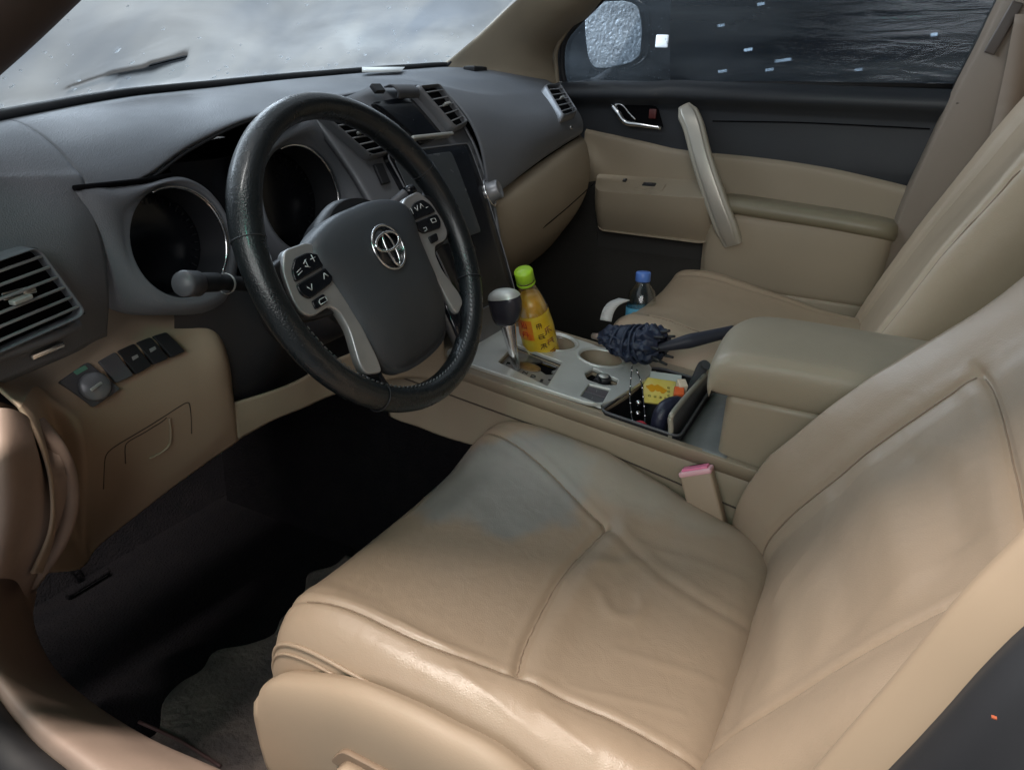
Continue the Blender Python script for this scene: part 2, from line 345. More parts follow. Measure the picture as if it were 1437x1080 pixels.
shield = put('side_shield', MB().grid(surf(rows, 60, 34)).tube(crspline([(-.672,top_[0][0]-.004,top_[0][1]-.012),(-.672,top_[0][0]+.004,top_[0][1]-.025),(-.672,top_[0][0]+.006,top_[0][1]-.05),(-.672,top_[0][0]-.005,top_[0][1]-.12),(-.67,top_[0][0]-.05,top_[0][1]-.22)],14), [.009+.008*min(1,k/4) for k in range(14)], 12), BEIGE, seat)
q = at(505,1068,'x',-.694)
put('recess', MB().prism(rpoly([(-.045,-.02),(.030,-.02),(.022,.006),(-.045,.006)], .008), q, [(0,1,0),(0,-.35,.94),(-1,0,0)], -.004, .0030, .001), SEAM, shield)
put('seat_switch', MB().prism(rpoly([(-.036,-.014),(.020,-.014),(.013,.002),(-.036,.002)], .005), q+np.array([-.003,.0,-.004]), [(0,1,0),(0,-.35,.94),(-1,0,0)], 0, .012, .003), BEIGE, shield)
put('seat_base', MB().box((-.385,-.34,.13), (.24,.24,.06), bev=.02), BLACKP, seat)
# ---- backrest: (v up the back, u across)
def make_back(xc, prof, cross, mirror, seamfn, nu=260, nv=300, foldfn=None, lowb=False):
    PV = crspline(prof, nv); T = np.gradient(PV, axis=0); T /= np.linalg.norm(T, axis=1)[:, None]
    S = np.r_[0, np.cumsum(np.linalg.norm(np.diff(PV, axis=0), axis=1))]
    PU = crspline(cross, nu); sgn = -1 if mirror else 1
    G = np.zeros((nv, nu, 3)); SS = np.zeros((nv, nu)); NN = np.zeros((nv, nu, 3))
    for i in range(nv):
        n = np.array([0, T[i][1], -T[i][0]])      # forward and up
        if n[1] < 0: n = -n
        dn = PU[:, 1]*min(1.0, .55+.9*S[i])
        G[i] = np.array([xc, PV[i][0], PV[i][1]])+np.outer(sgn*PU[:, 0]*(1-.10*max(0, S[i]-.35)), [1, 0, 0])+np.outer(dn, n)
        SS[i] = S[i]; NN[i] = n
    U = sgn*(G[..., 0]-xc)
    G += NN*(seamfn(U, SS)+(foldfn(U, SS) if foldfn else 0))[..., None]
    G += NN*(0.0012*fractal(G, (8, 8, 8), 3+xc))[..., None]
    if lowb: G += NN*(np.clip((U-.150)/.075, 0, 1)**1.3*np.interp(SS, [0,.06,.14,.24,.34,.46,.60], [.012,.038,.048,.040,.026,.010,0]))[..., None]
    return G, SS
prof_b = [(-.530,.285),(-.506,.318),(-.503,.350),(-.523,.392),(-.560,.45),(-.603,.52),(-.648,.585),(-.695,.65),(-.745,.73),(-.80,.82),(-.86,.93),(-.90,1.02)]
cross_b = [(-.262,-.12),(-.268,-.05),(-.266,-.010),(-.250,.012),(-.225,.018),(-.195,.013),(-.175,.008),(-.12,.004),(-.05,0),(.04,0),(.11,.003),(.155,.010),(.178,.022),(.205,.040),(.232,.046),(.250,.034),(.258,0),(.258,-.05),(.252,-.12)]
def sg(U, SS, us, dep=.0042, wd=.003):
    d = np.abs(U-us); return -dep*.8*np.exp(-(d/wd)**2)-.3*dep*np.exp(-(d/(wd*5))**2)+.0008*np.exp(-((d-.010)/.005)**2)
S_TR = .395
def back_seams(U, SS):
    env = 1/(1+np.exp((SS-S_TR)/.004))
    us1 = .172-.12*np.clip(SS-.30, 0, 1)**1*0; us2 = -.178
    f = (sg(U, SS, us1)+sg(U, SS, us2))*env
    trline = S_TR-.35*(U/.2)**2*0.12*0
    d = np.abs(SS-trline); ins = np.clip((.185-np.abs(U))/.01, 0, 1)
    f += ins*(-.004*np.exp(-(d/.003)**2)-.002*np.exp(-(d/.013)**2)+.002*np.exp(-((SS-trline+.016)/.012)**2))
    return f
def back_folds(U, SS):
    f = np.zeros_like(U)
    for (u0, s0), (u1, s1), h, wv in (((-.14,.16),(.12,.10),.004,.012), ((-.13,.24),(.10,.17),-.005,.014), ((-.12,.30),(.14,.24),.005,.014), ((-.10,.345),(.10,.30),-.004,.010),
                                      ((.0,.13),(.16,.18),.002,.007), ((-.16,.10),(.0,.08),-.003,.012), ((.02,.36),(.13,.31),.003,.008), ((.20,.10),(.22,.30),.002,.012)):
        d = segdist(U, SS, smoothpoly([(u0, s0), ((u0+u1)/2, (s0+s1)/2+.012), (u1, s1)], 14)); f += .75*h*np.exp(-(d/(wv*1.6))**2)
    f += .014*np.exp(-((U/.13)**2+((SS-.22)/.13)**2))
    return f
Gb, Sb = make_back(DX-.010, prof_b, cross_b, False, back_seams, 300, 330, back_folds, True)
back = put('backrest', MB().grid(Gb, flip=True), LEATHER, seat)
def back_line(G, SS, xc, pts, name, parent, r=.0011, n=70, sgn=1):
    out = []; flat = G.reshape(-1, 3); u = sgn*(flat[:, 0]-xc); s_ = SS.reshape(-1)
    for a, b in crspline(pts, n): out.append(flat[np.argmin((u-a)**2+(s_-b)**2)])
    return put(name, MB().tube(crspline(out[::2], n), r, 5), SEAM, parent)
back_line(Gb, Sb, DX-.010, [(-.178,.03),(-.178,.2),(-.178,S_TR)], 'seam', back)
back_line(Gb, Sb, DX-.010, [(.172,.06),(.172,.2),(.172,S_TR)], 'seam', back)
back_line(Gb, Sb, DX-.010, [(-.178,S_TR),(0,S_TR),(.172,S_TR)], 'seam', back)
put('backrest_shell', MB().box((-.395,-.79,.62), (.25,.05,.36), [(1,0,0),(0,.80,.60),(0,-.60,.80)], .04), BEIGE, seat)
# ---- passenger seat
PXC = .405
prof_p = [(-.165,.22),(-.140,.30),(-.118,.365),(-.106,.410),(-.110,.445),(-.135,.468),(-.20,.472),(-.28,.458),(-.37,.440),(-.47,.420),(-.60,.415)]
cross_p = [(-.255,-.16),(-.262,-.09),(-.262,-.045),(-.250,-.012),(-.228,.010),(-.200,.016),(-.17,.012),(-.10,.002),(0,-.002),(.10,.002),(.17,.012),(.20,.018),(.228,.012),(.248,-.010),(.256,-.045),(.255,-.10),(.25,-.16)]
pseat = thing('passenger_seat', 'tan leather passenger seat beyond the centre console', 'car seat', (.405,-.40,0))
ps1 = [(PXC-.175,-.14),(PXC-.18,-.25),(PXC-.19,-.40),(PXC-.19,-.6)]; ps2 = [(PXC+.175,-.14),(PXC+.18,-.25),(PXC+.19,-.40),(PXC+.19,-.6)]; ps3 = [(PXC-.19,-.38),(PXC,-.365),(PXC+.19,-.38)]
Gp = make_cushion(PXC, prof_p, cross_p, [(ps1,.0014,.004),(ps2,.0014,.004)], None, 0, 150, 150, leather=LEATHER_P)
pc = put('seat_cushion', MB().grid(Gp, flip=True), LEATHER_P, pseat)
for pl in (ps1,): stitch(pl, 0, 'seam', pc, G=Gp, off=.0004, r=.001)
prof_pb = [(-.515,.34),(-.535,.42),(-.565,.50),(-.600,.58),(-.635,.66),(-.675,.74),(-.715,.82),(-.765,.92),(-.81,1.02)]
cross_pb = [(-.262,-.14),(-.268,-.08),(-.266,-.02),(-.250,.018),(-.228,.030),(-.20,.022),(-.175,.010),(-.08,0),(.08,0),(.175,.010),(.205,.026),(.228,.034),(.248,.022),(.262,-.02),(.262,-.08),(.256,-.14)]
def pb_seams(U, SS): return sg(U, SS, -.262+.02, .005, .003)+sg(U, SS, .178, .003, .003)*.6
Gpb, Spb = make_back(PXC, prof_pb, cross_pb, False, pb_seams, 170, 180, lambda U, SS: .006*np.exp(-((U-.05)**2/.01+(SS-.3)**2/.02)))
pb = put('backrest', MB().grid(Gpb, flip=True), LEATHER_P, pseat)
back_line(Gpb, Spb, PXC, [(-.242,.03),(-.242,.25),(-.242,.5)], 'seam', pb, .0014)
put('backrest_shell', MB().box((.405,-.80,.66), (.245,.06,.36), [(1,0,0),(0,.89,.45),(0,-.45,.89)], .04), BEIGE, pseat)
# beige bracket and pale strap at the cushion's front corner
q = at(893,432,'x',.185)
put('seat_trim', MB().box(at(884,446,'x',.20)+np.array([.02,-.01,-.028]), (.022,.020,.03), bev=.008), BEIGE_C, pseat)
# ================================================================== DASHBOARD
dash = thing('dashboard', 'grey dashboard with air vents and a dark instrument cluster', 'dashboard', (0, .25, .70))

st = [(-.90,(.215,.80),(.170,.765)), (-.80,(.235,.818),(.185,.783)), (-.72,(.26,.828),(.197,.796)), (-.64,(.305,.838),(.203,.790)), (-.59,(.332,.843),(.207,.785)),
      (-.52,(.368,.848),(.214,.785)), (-.44,(.402,.854),(.220,.815)), (-.36,(.426,.860),(.212,.840)), (-.28,(.441,.8645),(.215,.850)), (-.20,(.453,.869),(.235,.853)),
      (-.12,(.464,.874),(.248,.864)), (0,(.476,.8815),(.252,.873)), (.10,(.483,.887),(.252,.878)), (.17,(.488,.891),(.238,.872)), (.28,(.494,.897),(.222,.858)), (.42,(.500,.904),(.216,.852)),
      (.56,(.488,.911),(.218,.855)), (.66,(.44,.906),(.225,.860)), (.715,(.38,.902),(.235,.858))]
def top_ctl(y0, z0, y4, z4):
    return [(y0+.03, z0-.002), (y0, z0)]+[(y0+(y4-y0)*t, z0+(z4-z0)*t**1.9+.003*math.sin(PI*t)) for t in (.3, .6, .85)]+[(y4+.004, z4+.001)]
den = crspline([(X, *a, *b) for X, a, b in st], 400); den = den[np.argsort(den[:, 0])]
def ctl_at(X): return [float(np.interp(X, den[:, 0], den[:, k])) for k in (1, 2, 3, 4)]
def dense_face(L):
    A = np.array([[p[0] for p in L[i]][:1]+[c for p in L[i] for c in p[1:]] for i in range(len(L))]); D = crspline(A, 200); return D[np.argsort(D[:, 0])]
def dash_piece(X0, X1, nX, facelist, nu, name='dash_skin'):
    F = dense_face(facelist) if facelist else None; rows = []
    for X in np.linspace(X0, X1, nX):
        c = top_ctl(*ctl_at(X))
        if F is not None: c += [(float(np.interp(X, F[:, 0], F[:, 1+2*k])), float(np.interp(X, F[:, 0], F[:, 2+2*k]))) for k in range((F.shape[1]-1)//2)]
        else: c += [(c[-1][0]+.001, c[-1][1]-.006)]
        rows.append([(X, y, z) for y, z in crspline(c, nu)])
    G = np.array(rows); put(name, MB().grid(G), GREY, dash, solid=.004, soff=-1); return G
LF = [[(-.90,.150,.72),(-.90,.150,.66),(-.90,.17,.60)], [(-.80,.168,.735),(-.80,.166,.67),(-.80,.185,.605)], [(-.72,.180,.745),(-.72,.177,.685),(-.72,.193,.612)],
      [(-.64,.188,.745),(-.64,.186,.69),(-.64,.205,.615)], [(-.60,.197,.740),(-.60,.200,.68),(-.60,.222,.615)], [(-.555,.214,.72),(-.555,.222,.66),(-.555,.24,.610)]]
GL_ = dash_piece(-.90, -.585, 60, LF, 90)
dash_piece(-.585, .150, 120, None, 50, 'dash_top')
RF = [[(.145,.190,.832),(.145,.156,.775),(.150,.142,.700),(.150,.15,.690)], [(.20,.183,.828),(.20,.150,.770),(.20,.139,.700),(.20,.150,.690)],
      [(.30,.172,.820),(.30,.143,.775),(.30,.140,.722),(.30,.152,.710)], [(.42,.168,.820),(.42,.145,.785),(.42,.147,.744),(.42,.158,.732)],
      [(.56,.180,.826),(.56,.158,.795),(.56,.157,.764),(.56,.168,.752)], [(.66,.193,.832),(.66,.170,.803),(.66,.166,.776),(.66,.178,.764)], [(.712,.215,.832),(.712,.195,.803),(.712,.192,.780),(.712,.20,.768)]]
GR_ = dash_piece(.150, .712, 90, RF, 100)
def face(name, stations, material, nu=40, nv=60, **kw):
    return put(name, MB().grid(surf(stations, nu, nv), **kw), material, dash, solid=.003, soff=-1)
def on_grid(G, px, py):
    P = G.reshape(-1, 3); d = ray(px, py); d = d/np.linalg.norm(d); q_ = P-CAM; t = q_@d; e = np.linalg.norm(q_-t[:, None]*d, axis=1)
    return P[np.argmin(e)]
# dark seam strip between grey and beige
put('trim_gap', MB().tube(crspline([(.165,.156,.690),(.20,.153,.690),(.30,.155,.711),(.42,.161,.733),(.56,.171,.753),(.66,.181,.765),(.71,.20,.770)], 60), .0055, 8), VOID, dash)
# hood underside and dark cavity of the cluster
HU = [[(x, y, z) for (y, z) in ((yl+.002, zl-.010), (yl+.03, zl-.015), (yl+.10, zl-.020), (yl+.17, zl-.05))] for x, yl, zl in
      ((-.60,.209,.784),(-.52,.214,.785),(-.44,.220,.816),(-.36,.212,.844),(-.28,.215,.854),(-.20,.235,.848),(-.155,.245,.852))]
face('cluster_hood', HU, BLACKP)
put('cluster_back', MB().box((-.38,.325,.70), (.215,.012,.10), [(1,0,0),(0,.97,-.26),(0,.26,.97)], .004), BLACKG, dash)
put('display_strip', MB().prism(rpoly([(-.05,-.05),(.05,-.05),(.06,.045),(-.06,.045)], .01), (-.372,.268,.745), [(1,0,0),(0,.26,.965),(0,-.965,.26)], -.02, .003, .002), BLACKG, dash)
put('dash_core', MB().box((0,.375,.63), (.78,.03,.17)), VOID, dash)
def nacelle(c, r, outer, nm, yin=.07):
    """gauge tube: ring of radius r at c facing rearward, flared to the outer outline"""
    c = np.array(c); ax = np.array([0, -.985, .17]); ax /= np.linalg.norm(ax); a = np.array([1, 0, 0]); b = np.cross(ax, a)*-1
    if b[2] < 0: b = -b
    n = 72; ang = np.linspace(0, 2*PI, n, endpoint=False)
    ring = np.array([c+r*(math.cos(t)*a+math.sin(t)*b) for t in ang])
    O = crclosed(outer, 240); oa = np.arctan2((O-c)@b, (O-c)@a) % (2*PI); order = np.argsort(oa); O = O[order]; oa = oa[order]
    OO = np.array([[np.interp(t, oa, O[:, k], period=2*PI) for k in range(3)] for t in ang])
    rows = []
    for rr, d in ((.90, -.075), (.92, -.04), (.955, -.012), (.985, -.001), (1.0, .0015), (1.02, .001)):
        rows.append(c+(ring-c)*rr+ax*d)
    e = rows[-1]
    for t in (.2, .45, .7, .9, 1.0): rows.append(e+(OO-e)*t+ax*(.010*math.sin(PI*t)))
    rows.append(OO-ax*.02)
    put(nm, MB().grid(np.array(rows), cu=True, flip=True), GREY_D if False else GREY, dash)
    put('gauge_tube', MB().lathe([(r*.985,.0),(r*.93,-.02),(r*.90,-.06)], c, ax, 64, cap=False, ref=a), BLACKP, dash)
    g = put('gauge_glass', MB().lathe([(r*.905,-.042),(r*.5,-.042),(.0001,-.042)], c, ax, 64, cap=False, ref=a), BLACKG, dash)
    pts = [c+ax*.002+(r*.975)*(math.cos(t)*a+math.sin(t)*b) for t in np.linspace(-.75, 1.9, 70)]
    put('gauge_ring', MB().tube(pts, [.0032*(.35+.65*math.sin(PI*i/69)) for i in range(70)], 8), CHROME, dash)
    # tick marks round the dial, barely lit
    tk = MB()
    for k in range(25):
        t = math.radians(-40+k*260/24); p = c+ax*-.038+(r*.78)*(math.cos(t)*a+math.sin(t)*b); d_ = (math.cos(t)*a+math.sin(t)*b)
        tk.box(p, (.004 if k % 4 == 0 else .0022, .0006, .0004), [d_, np.cross(ax, d_), ax])
    put('dial_marks', tk, mat('dial_grey', (.015,.016,.018), .6), g)
    return c
nacelle((-.489,.200,.708), .066, [at(105,266,'y',.207), at(150,262,'y',.212), at(200,258,'y',.216), at(258,249,'y',.214), at(300,280,'y',.214), at(326,335,'y',.214), at(330,390,'y',.212), at(318,428,'y',.206), at(280,440,'y',.205), at(235,442,'y',.21), at(190,440,'y',.22), at(155,420,'y',.226), at(125,345,'y',.214)], 'gauge_surround')
nacelle((-.256,.222,.727), .077, [at(352,250,'y',.235), at(360,215,'y',.235), at(385,192,'y',.235), at(415,176,'y',.226), at(443,165,'y',.226), at(470,186,'y',.214), at(508,228,'y',.196), at(542,285,'y',.170), at(550,302,'y',.162), at(520,340,'y',.19), at(460,380,'y',.205), at(400,370,'y',.22), at(362,320,'y',.23)], 'gauge_surround')
# groove beside the cluster
put('trim_gap', MB().tube([at(104,264,'y',.205), at(150,259,'y',.210), at(196,254,'y',.214), at(240,246,'y',.22)], .003, 8), VOID, dash)
# column shroud area: dark lower cover
put('column_cover', MB().grid(surf([[(-.50,.215,.64),(-.50,.225,.56),(-.46,.24,.45),(-.46,.26,.40)], [(-.44,.190,.645),(-.44,.195,.58),(-.43,.205,.50),(-.43,.23,.44)], [(-.375,.17,.66),(-.375,.165,.60),(-.375,.18,.53),(-.375,.215,.455)],
    [(-.31,.185,.66),(-.31,.185,.60),(-.31,.195,.53),(-.31,.22,.455)], [(-.22,.21,.68),(-.22,.20,.60),(-.22,.20,.53),(-.22,.22,.45)], [(-.12,.17,.72),(-.12,.15,.62),(-.12,.14,.53),(-.12,.16,.44)]], 30, 50)), BLACKP, dash)
# ---- centre stack
SP = crspline([(.262,.880),(.246,.872),(.222,.845),(.190,.795),(.160,.740),(.130,.675),(.100,.605),(.070,.530),(.050,.470),(.04,.42)], 3000)
SPd = np.gradient(SP, axis=0); SPd /= np.linalg.norm(SPd, axis=1)[:, None]
SZ = SP[:, 1]
def sk(x, z, off=0.0):            # point of the stack skin at x, height z
    i = int(np.argmin(np.abs(SZ-z))); y, zz = SP[i]; t = SPd[i]; n = np.array([0, t[1], -t[0]])
    if n[1] > 0: n = -n
    bow = -.004*(x/.16)**2
    return np.array([x, y, zz])+n*(off+bow*0.9)
def sax(z):
    i = int(np.argmin(np.abs(SZ-z))); t = SPd[i]; n = np.array([0, t[1], -t[0]])
    if n[1] > 0: n = -n
    return [np.array([1., 0, 0]), np.array([0, -t[0], -t[1]]), n]
def skpoly(poly, off): return np.array([sk(x, z, off) for x, z in poly])
def sheet(name, poly, z0off, z1off, material, parent, inner=None, bev=.002):
    """a plate following the stack skin, outline poly [(x, z)], standing from z0off to z1off"""
    P = np.array(poly); cen = P.mean(0); rings = []
    for sc_, off in ((1, z0off), (1, z1off-bev), (1-.006, z1off-bev*.3), (1-.014, z1off), (.75, z1off), (.5, z1off), (.25, z1off), (.02, z1off)):
        rings.append(skpoly(cen+(P-cen)*sc_, off))
    return put(name, MB().grid(np.array(rings), cu=True), material, parent)
def dense(poly, k=10):
    P = np.array(poly, float); return np.array([P[i]+(P[(i+1) % len(P)]-P[i])*t for i in range(len(P)) for t in np.linspace(0, 1, k, endpoint=False)])
ZK = [.43,.55,.66,.78,.86,.878]; WR = [.085,.105,.153,.170,.155,.124]; WL = [.085,.110,.165,.190,.212,.212]
def zst(x, z): return .43+(z-.43)*(float(np.interp(x, [-.22,-.10,-.05,.2], [.850,.868,.877,.878]))-.43)/.448
def fr_row(z):
    a, b = -float(np.interp(z, ZK, WL)), float(np.interp(z, ZK, WR)); return [sk(x, zst(x, z), 0) for x in np.linspace(a, b, 40)]
stack = put('stack_frame', MB().grid(np.array([fr_row(z) for z in np.linspace(.878, .43, 60)]), flip=True), FRAME, dash, solid=.012, soff=-1)
e_ = np.array([sk(float(np.interp(z, ZK, WR)), z, .001) for z in np.linspace(.878, .43, 30)])
put('frame_side', MB().grid(np.array([e_, e_+np.array([0,.05,-.01])])), FRAME, dash); put('frame_edge', MB().tube(e_, .0035, 8), FRAME, dash)
SLATM = mat('slat_grey', (.40,.41,.43), .35, metal=.3)
def vent(corners, nsl, parent, tab=True, nm='air_vent', slat_mat=None, frame=None, sl_r=.0011, lift=.012, flare=1.12):
    """corners TL, TR, BR, BL in 3D; recessed box with slats"""
    TL, TR, BR, BL = [np.array(c, float) for c in corners]
    n = np.cross(TR-TL, BL-TL); n /= np.linalg.norm(n)
    if n@(CAM-TL) < 0: n = -n
    TL, TR, BR, BL = [c+n*lift for c in (TL, TR, BR, BL)]
    f = put(nm, MB().grid(np.array([[TL, TR, BR, BL], [c-n*.011 for c in (TL, TR, BR, BL)], [(TL+TR+BR+BL)/4-n*.011+(c-(TL+TR+BR+BL)/4)*.02 for c in (TL, TR, BR, BL)]]), cu=True, sm=False), VOID, parent)
    loop = [TL, TR, BR, BL]; pts = []
    for i in range(4):
        a, b, c = loop[i-1], loop[i], loop[(i+1) % 4]
        for k in range(6):
            t = k/5; p = b+(a-b)*.12; q_ = b+(c-b)*.12; pts.append((1-t)**2*p+2*t*(1-t)*b+t*t*q_)
    pts = np.array(pts); cc = pts.mean(0)
    put('vent_frame', MB().grid(np.array([cc+(pts-cc)*k+n*h for k, h in ((.985,-.010),(.99,-.001),(1.01,.0015),(1.035,.0012),(flare-.02,-.004),(flare,-.022))]), cu=True), frame or FRAME, f)
    for k in range(nsl):
        t = (k+.75)/(nsl+.5); a = TL+(BL-TL)*t; b = TR+(BR-TR)*t; d = (b-a)/np.linalg.norm(b-a); up = np.cross(n, d); tl = up*.55+n*.83; tl /= np.linalg.norm(tl)
        put('slat', MB().box((a+b)/2-n*.0022, (np.linalg.norm(b-a)/2-.0005, .0016, sl_r*.8), [d, n, np.cross(d, n)], .0004, 1), slat_mat or SLATM, f)
    if tab:
        t = .5; a = TL+(BL-TL)*t; b = TR+(BR-TR)*t; d = (b-a)/np.linalg.norm(b-a)
        put('vent_tab', MB().box((a+b)/2+n*.002, (.010, .0022, .004), [d, np.cross(n, d), n], .0010), SILVER, f)
    return f
pv = lambda px, py, y: at(px, py, 'y', y)
# seen corners of the centre vents lie on the stack skin
GSK = np.array([[sk(x, z, .003) for x in np.linspace(-.24, .17, 140)] for z in np.linspace(.879, .43, 220)])
vent([on_grid(GSK,581,128), on_grid(GSK,609,125), on_grid(GSK,648,176), on_grid(GSK,630,184)], 5, dash, lift=.015, flare=1.14)
vent([on_grid(GSK,447,165), on_grid(GSK,482,163), on_grid(GSK,554,212), on_grid(GSK,514,223)], 6, dash, lift=.012, flare=1.10)
# upper display recess with its hood
dsp = sheet('upper_display', dense(rpoly([(lambda p: (p[0], p[2]))(on_grid(GSK, *q_)) for q_ in ((520,146),(574,138),(622,192),(590,206))], .008)), -.004, .006, BLACKG, dash)
put('display_hood', MB().grid(surf([[sk(x, .873, .004), sk(x, .868, .016), sk(x, .858, .020), sk(x, .852, .012)] for x in (-.02,.0,.02,.040)], 12, 16)), GREY_D, dash, solid=.003)
put('display_sill', MB().box(sk(.025,.795,.008), (.062,.0030,.008), sax(.795), .002), SILVER, dash)
put('stack_button', MB().box(sk(-.055,.866,.012), (.012,.008,.004), sax(.866), .002), BLACKP, dash)
# tablet-style screen
hp = dense(rpoly([(-.118,.778),(.130,.778),(.112,.520),(-.070,.520)], .010))
scr = sheet('touch_screen', hp, .0, .012, BLACKG, dash)
sheet('screen_glass', dense(rpoly([(-.108,.768),(.058,.768),(.058,.636),(-.100,.636)], .006)), .0125, .0135, SCREENM, scr, bev=.0005)
put('screen_rim', MB().tube(skpoly(hp, .0115), .0014, 6, closed=True), FRAME, scr)
for k in range(4):
    z = .775-.024*k
    put('stack_button', MB().box(sk(.145-.001*k, z, .0015), (.0095,.0085,.003), sax(z), .0015), FRAME, dash)
KNOBM = mat('knob_grey', (.34,.35,.37), .35, metal=.4)
def knob(c, ax, r=.022, mt=KNOBM):
    k = put('knob', MB().lathe([(r*1.0,.0),(r,.004),(r*.86,.006),(r*.84,.020),(r*.80,.0235),(r*.70,.0245),(r*.66,.022),(.0005,.0225)], c, ax, 40), mt, dash)
    put('knob_ring', MB().lathe([(r*1.28,.0),(r*1.32,.003),(r*1.24,.005),(r*1.05,.003)], c, ax, 40, cap=False), CHROME, k)
    return k
knob(sk(.147,.694,.004), sax(.70)[2]*.9+np.array([.25,0,0]), .0215)
knob(sk(-.142,.695,.004), sax(.70)[2], .021)
put('stack_side_button', MB().box(sk(-.138,.755,.003), (.010,.016,.003), sax(.755), .0015), BLACKP, dash)
for x, z in [(.145,.775),(.144,.751),(.143,.727),(.142,.703)]: put('button_mark', MB().box(sk(x, z, .0052), (.003,.0006,.0003), sax(z)), ICON, dash)
# ---- left vent with its lower lip
vl = vent([at(-60,378,'y',.172), on_grid(GL_,38,347), on_grid(GL_,103,440), at(-60,508,'y',.168)], 6, dash, slat_mat=SLATM, frame=GREY, sl_r=.0014, lift=.016, flare=1.06)
put('vent_tab', MB().box(at(25,410,'y',.172), (.016,.0035,.004), [(1,0,.02),(0,1,0),(0,0,1)], .0012), CHROME, dash)
put('vent_sill', MB().tube(crspline([at(-60,520,'y',.168), at(0,497,'y',.170), at(60,476,'y',.177), at(108,455,'y',.190)], 24), .0065, 10), GREY, dash)
put('mirror_switch', MB().box(at(66,492,'y',.192), (.018,.003,.0035), [(1,0,.10),(0,1,0),(-.1,0,1)], .002), CHROME, dash)
# ---- right vent
rv = vent([on_grid(GR_,760,129), on_grid(GR_,781,127), on_grid(GR_,804,164), on_grid(GR_,785,171)], 5, dash, sl_r=.0012, lift=.017, flare=1.12)
put('vent_wheel', MB().box(on_grid(GR_,801,179), (.006,.003,.004), bev=.001), CHROME, dash)
# ---- glovebox side, beige lower panel
GB = [[(.155,.160,.690),(.155,.140,.66),(.155,.135,.60),(.155,.15,.54),(.155,.20,.46)], [(.22,.158,.690),(.22,.130,.665),(.22,.122,.61),(.22,.140,.545),(.22,.20,.46)],
      [(.32,.160,.712),(.32,.125,.690),(.32,.112,.63),(.32,.130,.56),(.32,.20,.47)], [(.44,.165,.735),(.44,.128,.715),(.44,.110,.65),(.44,.125,.575),(.44,.20,.48)],
      [(.56,.174,.753),(.56,.140,.735),(.56,.120,.67),(.56,.132,.595),(.56,.20,.50)], [(.66,.184,.765),(.66,.155,.748),(.66,.140,.69),(.66,.15,.62),(.66,.21,.52)], [(.715,.205,.770),(.715,.185,.752),(.715,.175,.69),(.715,.185,.62),(.715,.23,.52)]]
glv = face('glovebox_panel', GB, BEIGE_S, 60, 70)
gq = [at(718,322,'x',.235), at(738,306,'x',.30)]
put('glovebox_latch', MB().tube(np.array(gq)+np.array([0,-.004,0]), .0016, 6), SILVER, glv)
put('panel_gap', MB().tube(crspline([at(712,348,'x',.22), at(740,330,'x',.30), at(790,290,'x',.42), at(835,250,'x',.60)], 30)+np.array([0,-.001,-.01]), .0012, 6), VOID, glv)
# ---- knee bolster, driver side
KB = [[at(34,540,'x',-.69), at(50,544,'x',-.685), at(62,575,'x',-.685), at(78,640,'x',-.675), at(96,740,'x',-.655), at(104,800,'x',-.65)],
      [at(52,532,'x',-.665), at(78,555,'x',-.662), at(108,592,'x',-.657), at(118,650,'x',-.65), at(118,745,'x',-.63), at(122,790,'x',-.62)],
      [at(100,512,'x',-.63), at(118,545,'x',-.632), at(131,590,'x',-.635), at(138,650,'x',-.63), at(136,735,'x',-.61), at(140,765,'x',-.60)],
      [at(180,482,'x',-.565), at(192,510,'x',-.565), at(206,552,'x',-.565), at(212,600,'x',-.565), at(220,672,'x',-.55), at(224,698,'x',-.54)],
      [at(245,458,'x',-.50), at(258,482,'x',-.50), at(272,520,'x',-.50), at(280,570,'x',-.50), at(290,622,'x',-.49), at(292,648,'x',-.48)],
      [at(278,446,'x',-.465), at(298,466,'x',-.462), at(312,500,'x',-.46), at(320,545,'x',-.455), at(326,590,'x',-.45), at(330,622,'x',-.44)],
      [at(290,445,'x',-.445), at(312,470,'x',-.440), at(324,510,'x',-.435), at(328,555,'x',-.432), at(333,585,'x',-.43), at(338,612,'x',-.42)]]
KB = [[at(*q_, 'x', -.735) for q_ in ((18,560),(33,577),(58,620),(74,680),(72,745),(45,805))]]+KB
KB = [[r[0]+np.array([.0,.07,.03])]+r for r in KB]
knee = face('knee_bolster', KB, BEIGE, 70, 90)
# lower strip running on under the column to the console
LS = [[at(322,566,'x',-.445), at(330,590,'x',-.44), at(334,616,'x',-.435)], [at(370,552,'x',-.40), at(376,575,'x',-.395), at(380,590,'x',-.39)], [at(415,535,'x',-.35), at(420,556,'x',-.345), at(424,572,'x',-.34)],
      [at(470,505,'x',-.28), at(474,530,'x',-.275), at(478,550,'x',-.27)], [at(560,470,'x',-.19), at(565,500,'x',-.185), at(570,530,'x',-.18)], [at(620,455,'x',-.14), at(625,500,'x',-.14), at(630,540,'x',-.14)]]
put('lower_trim', MB().grid(surf(LS, 14, 60)), BEIGE_C, dash, solid=.004)
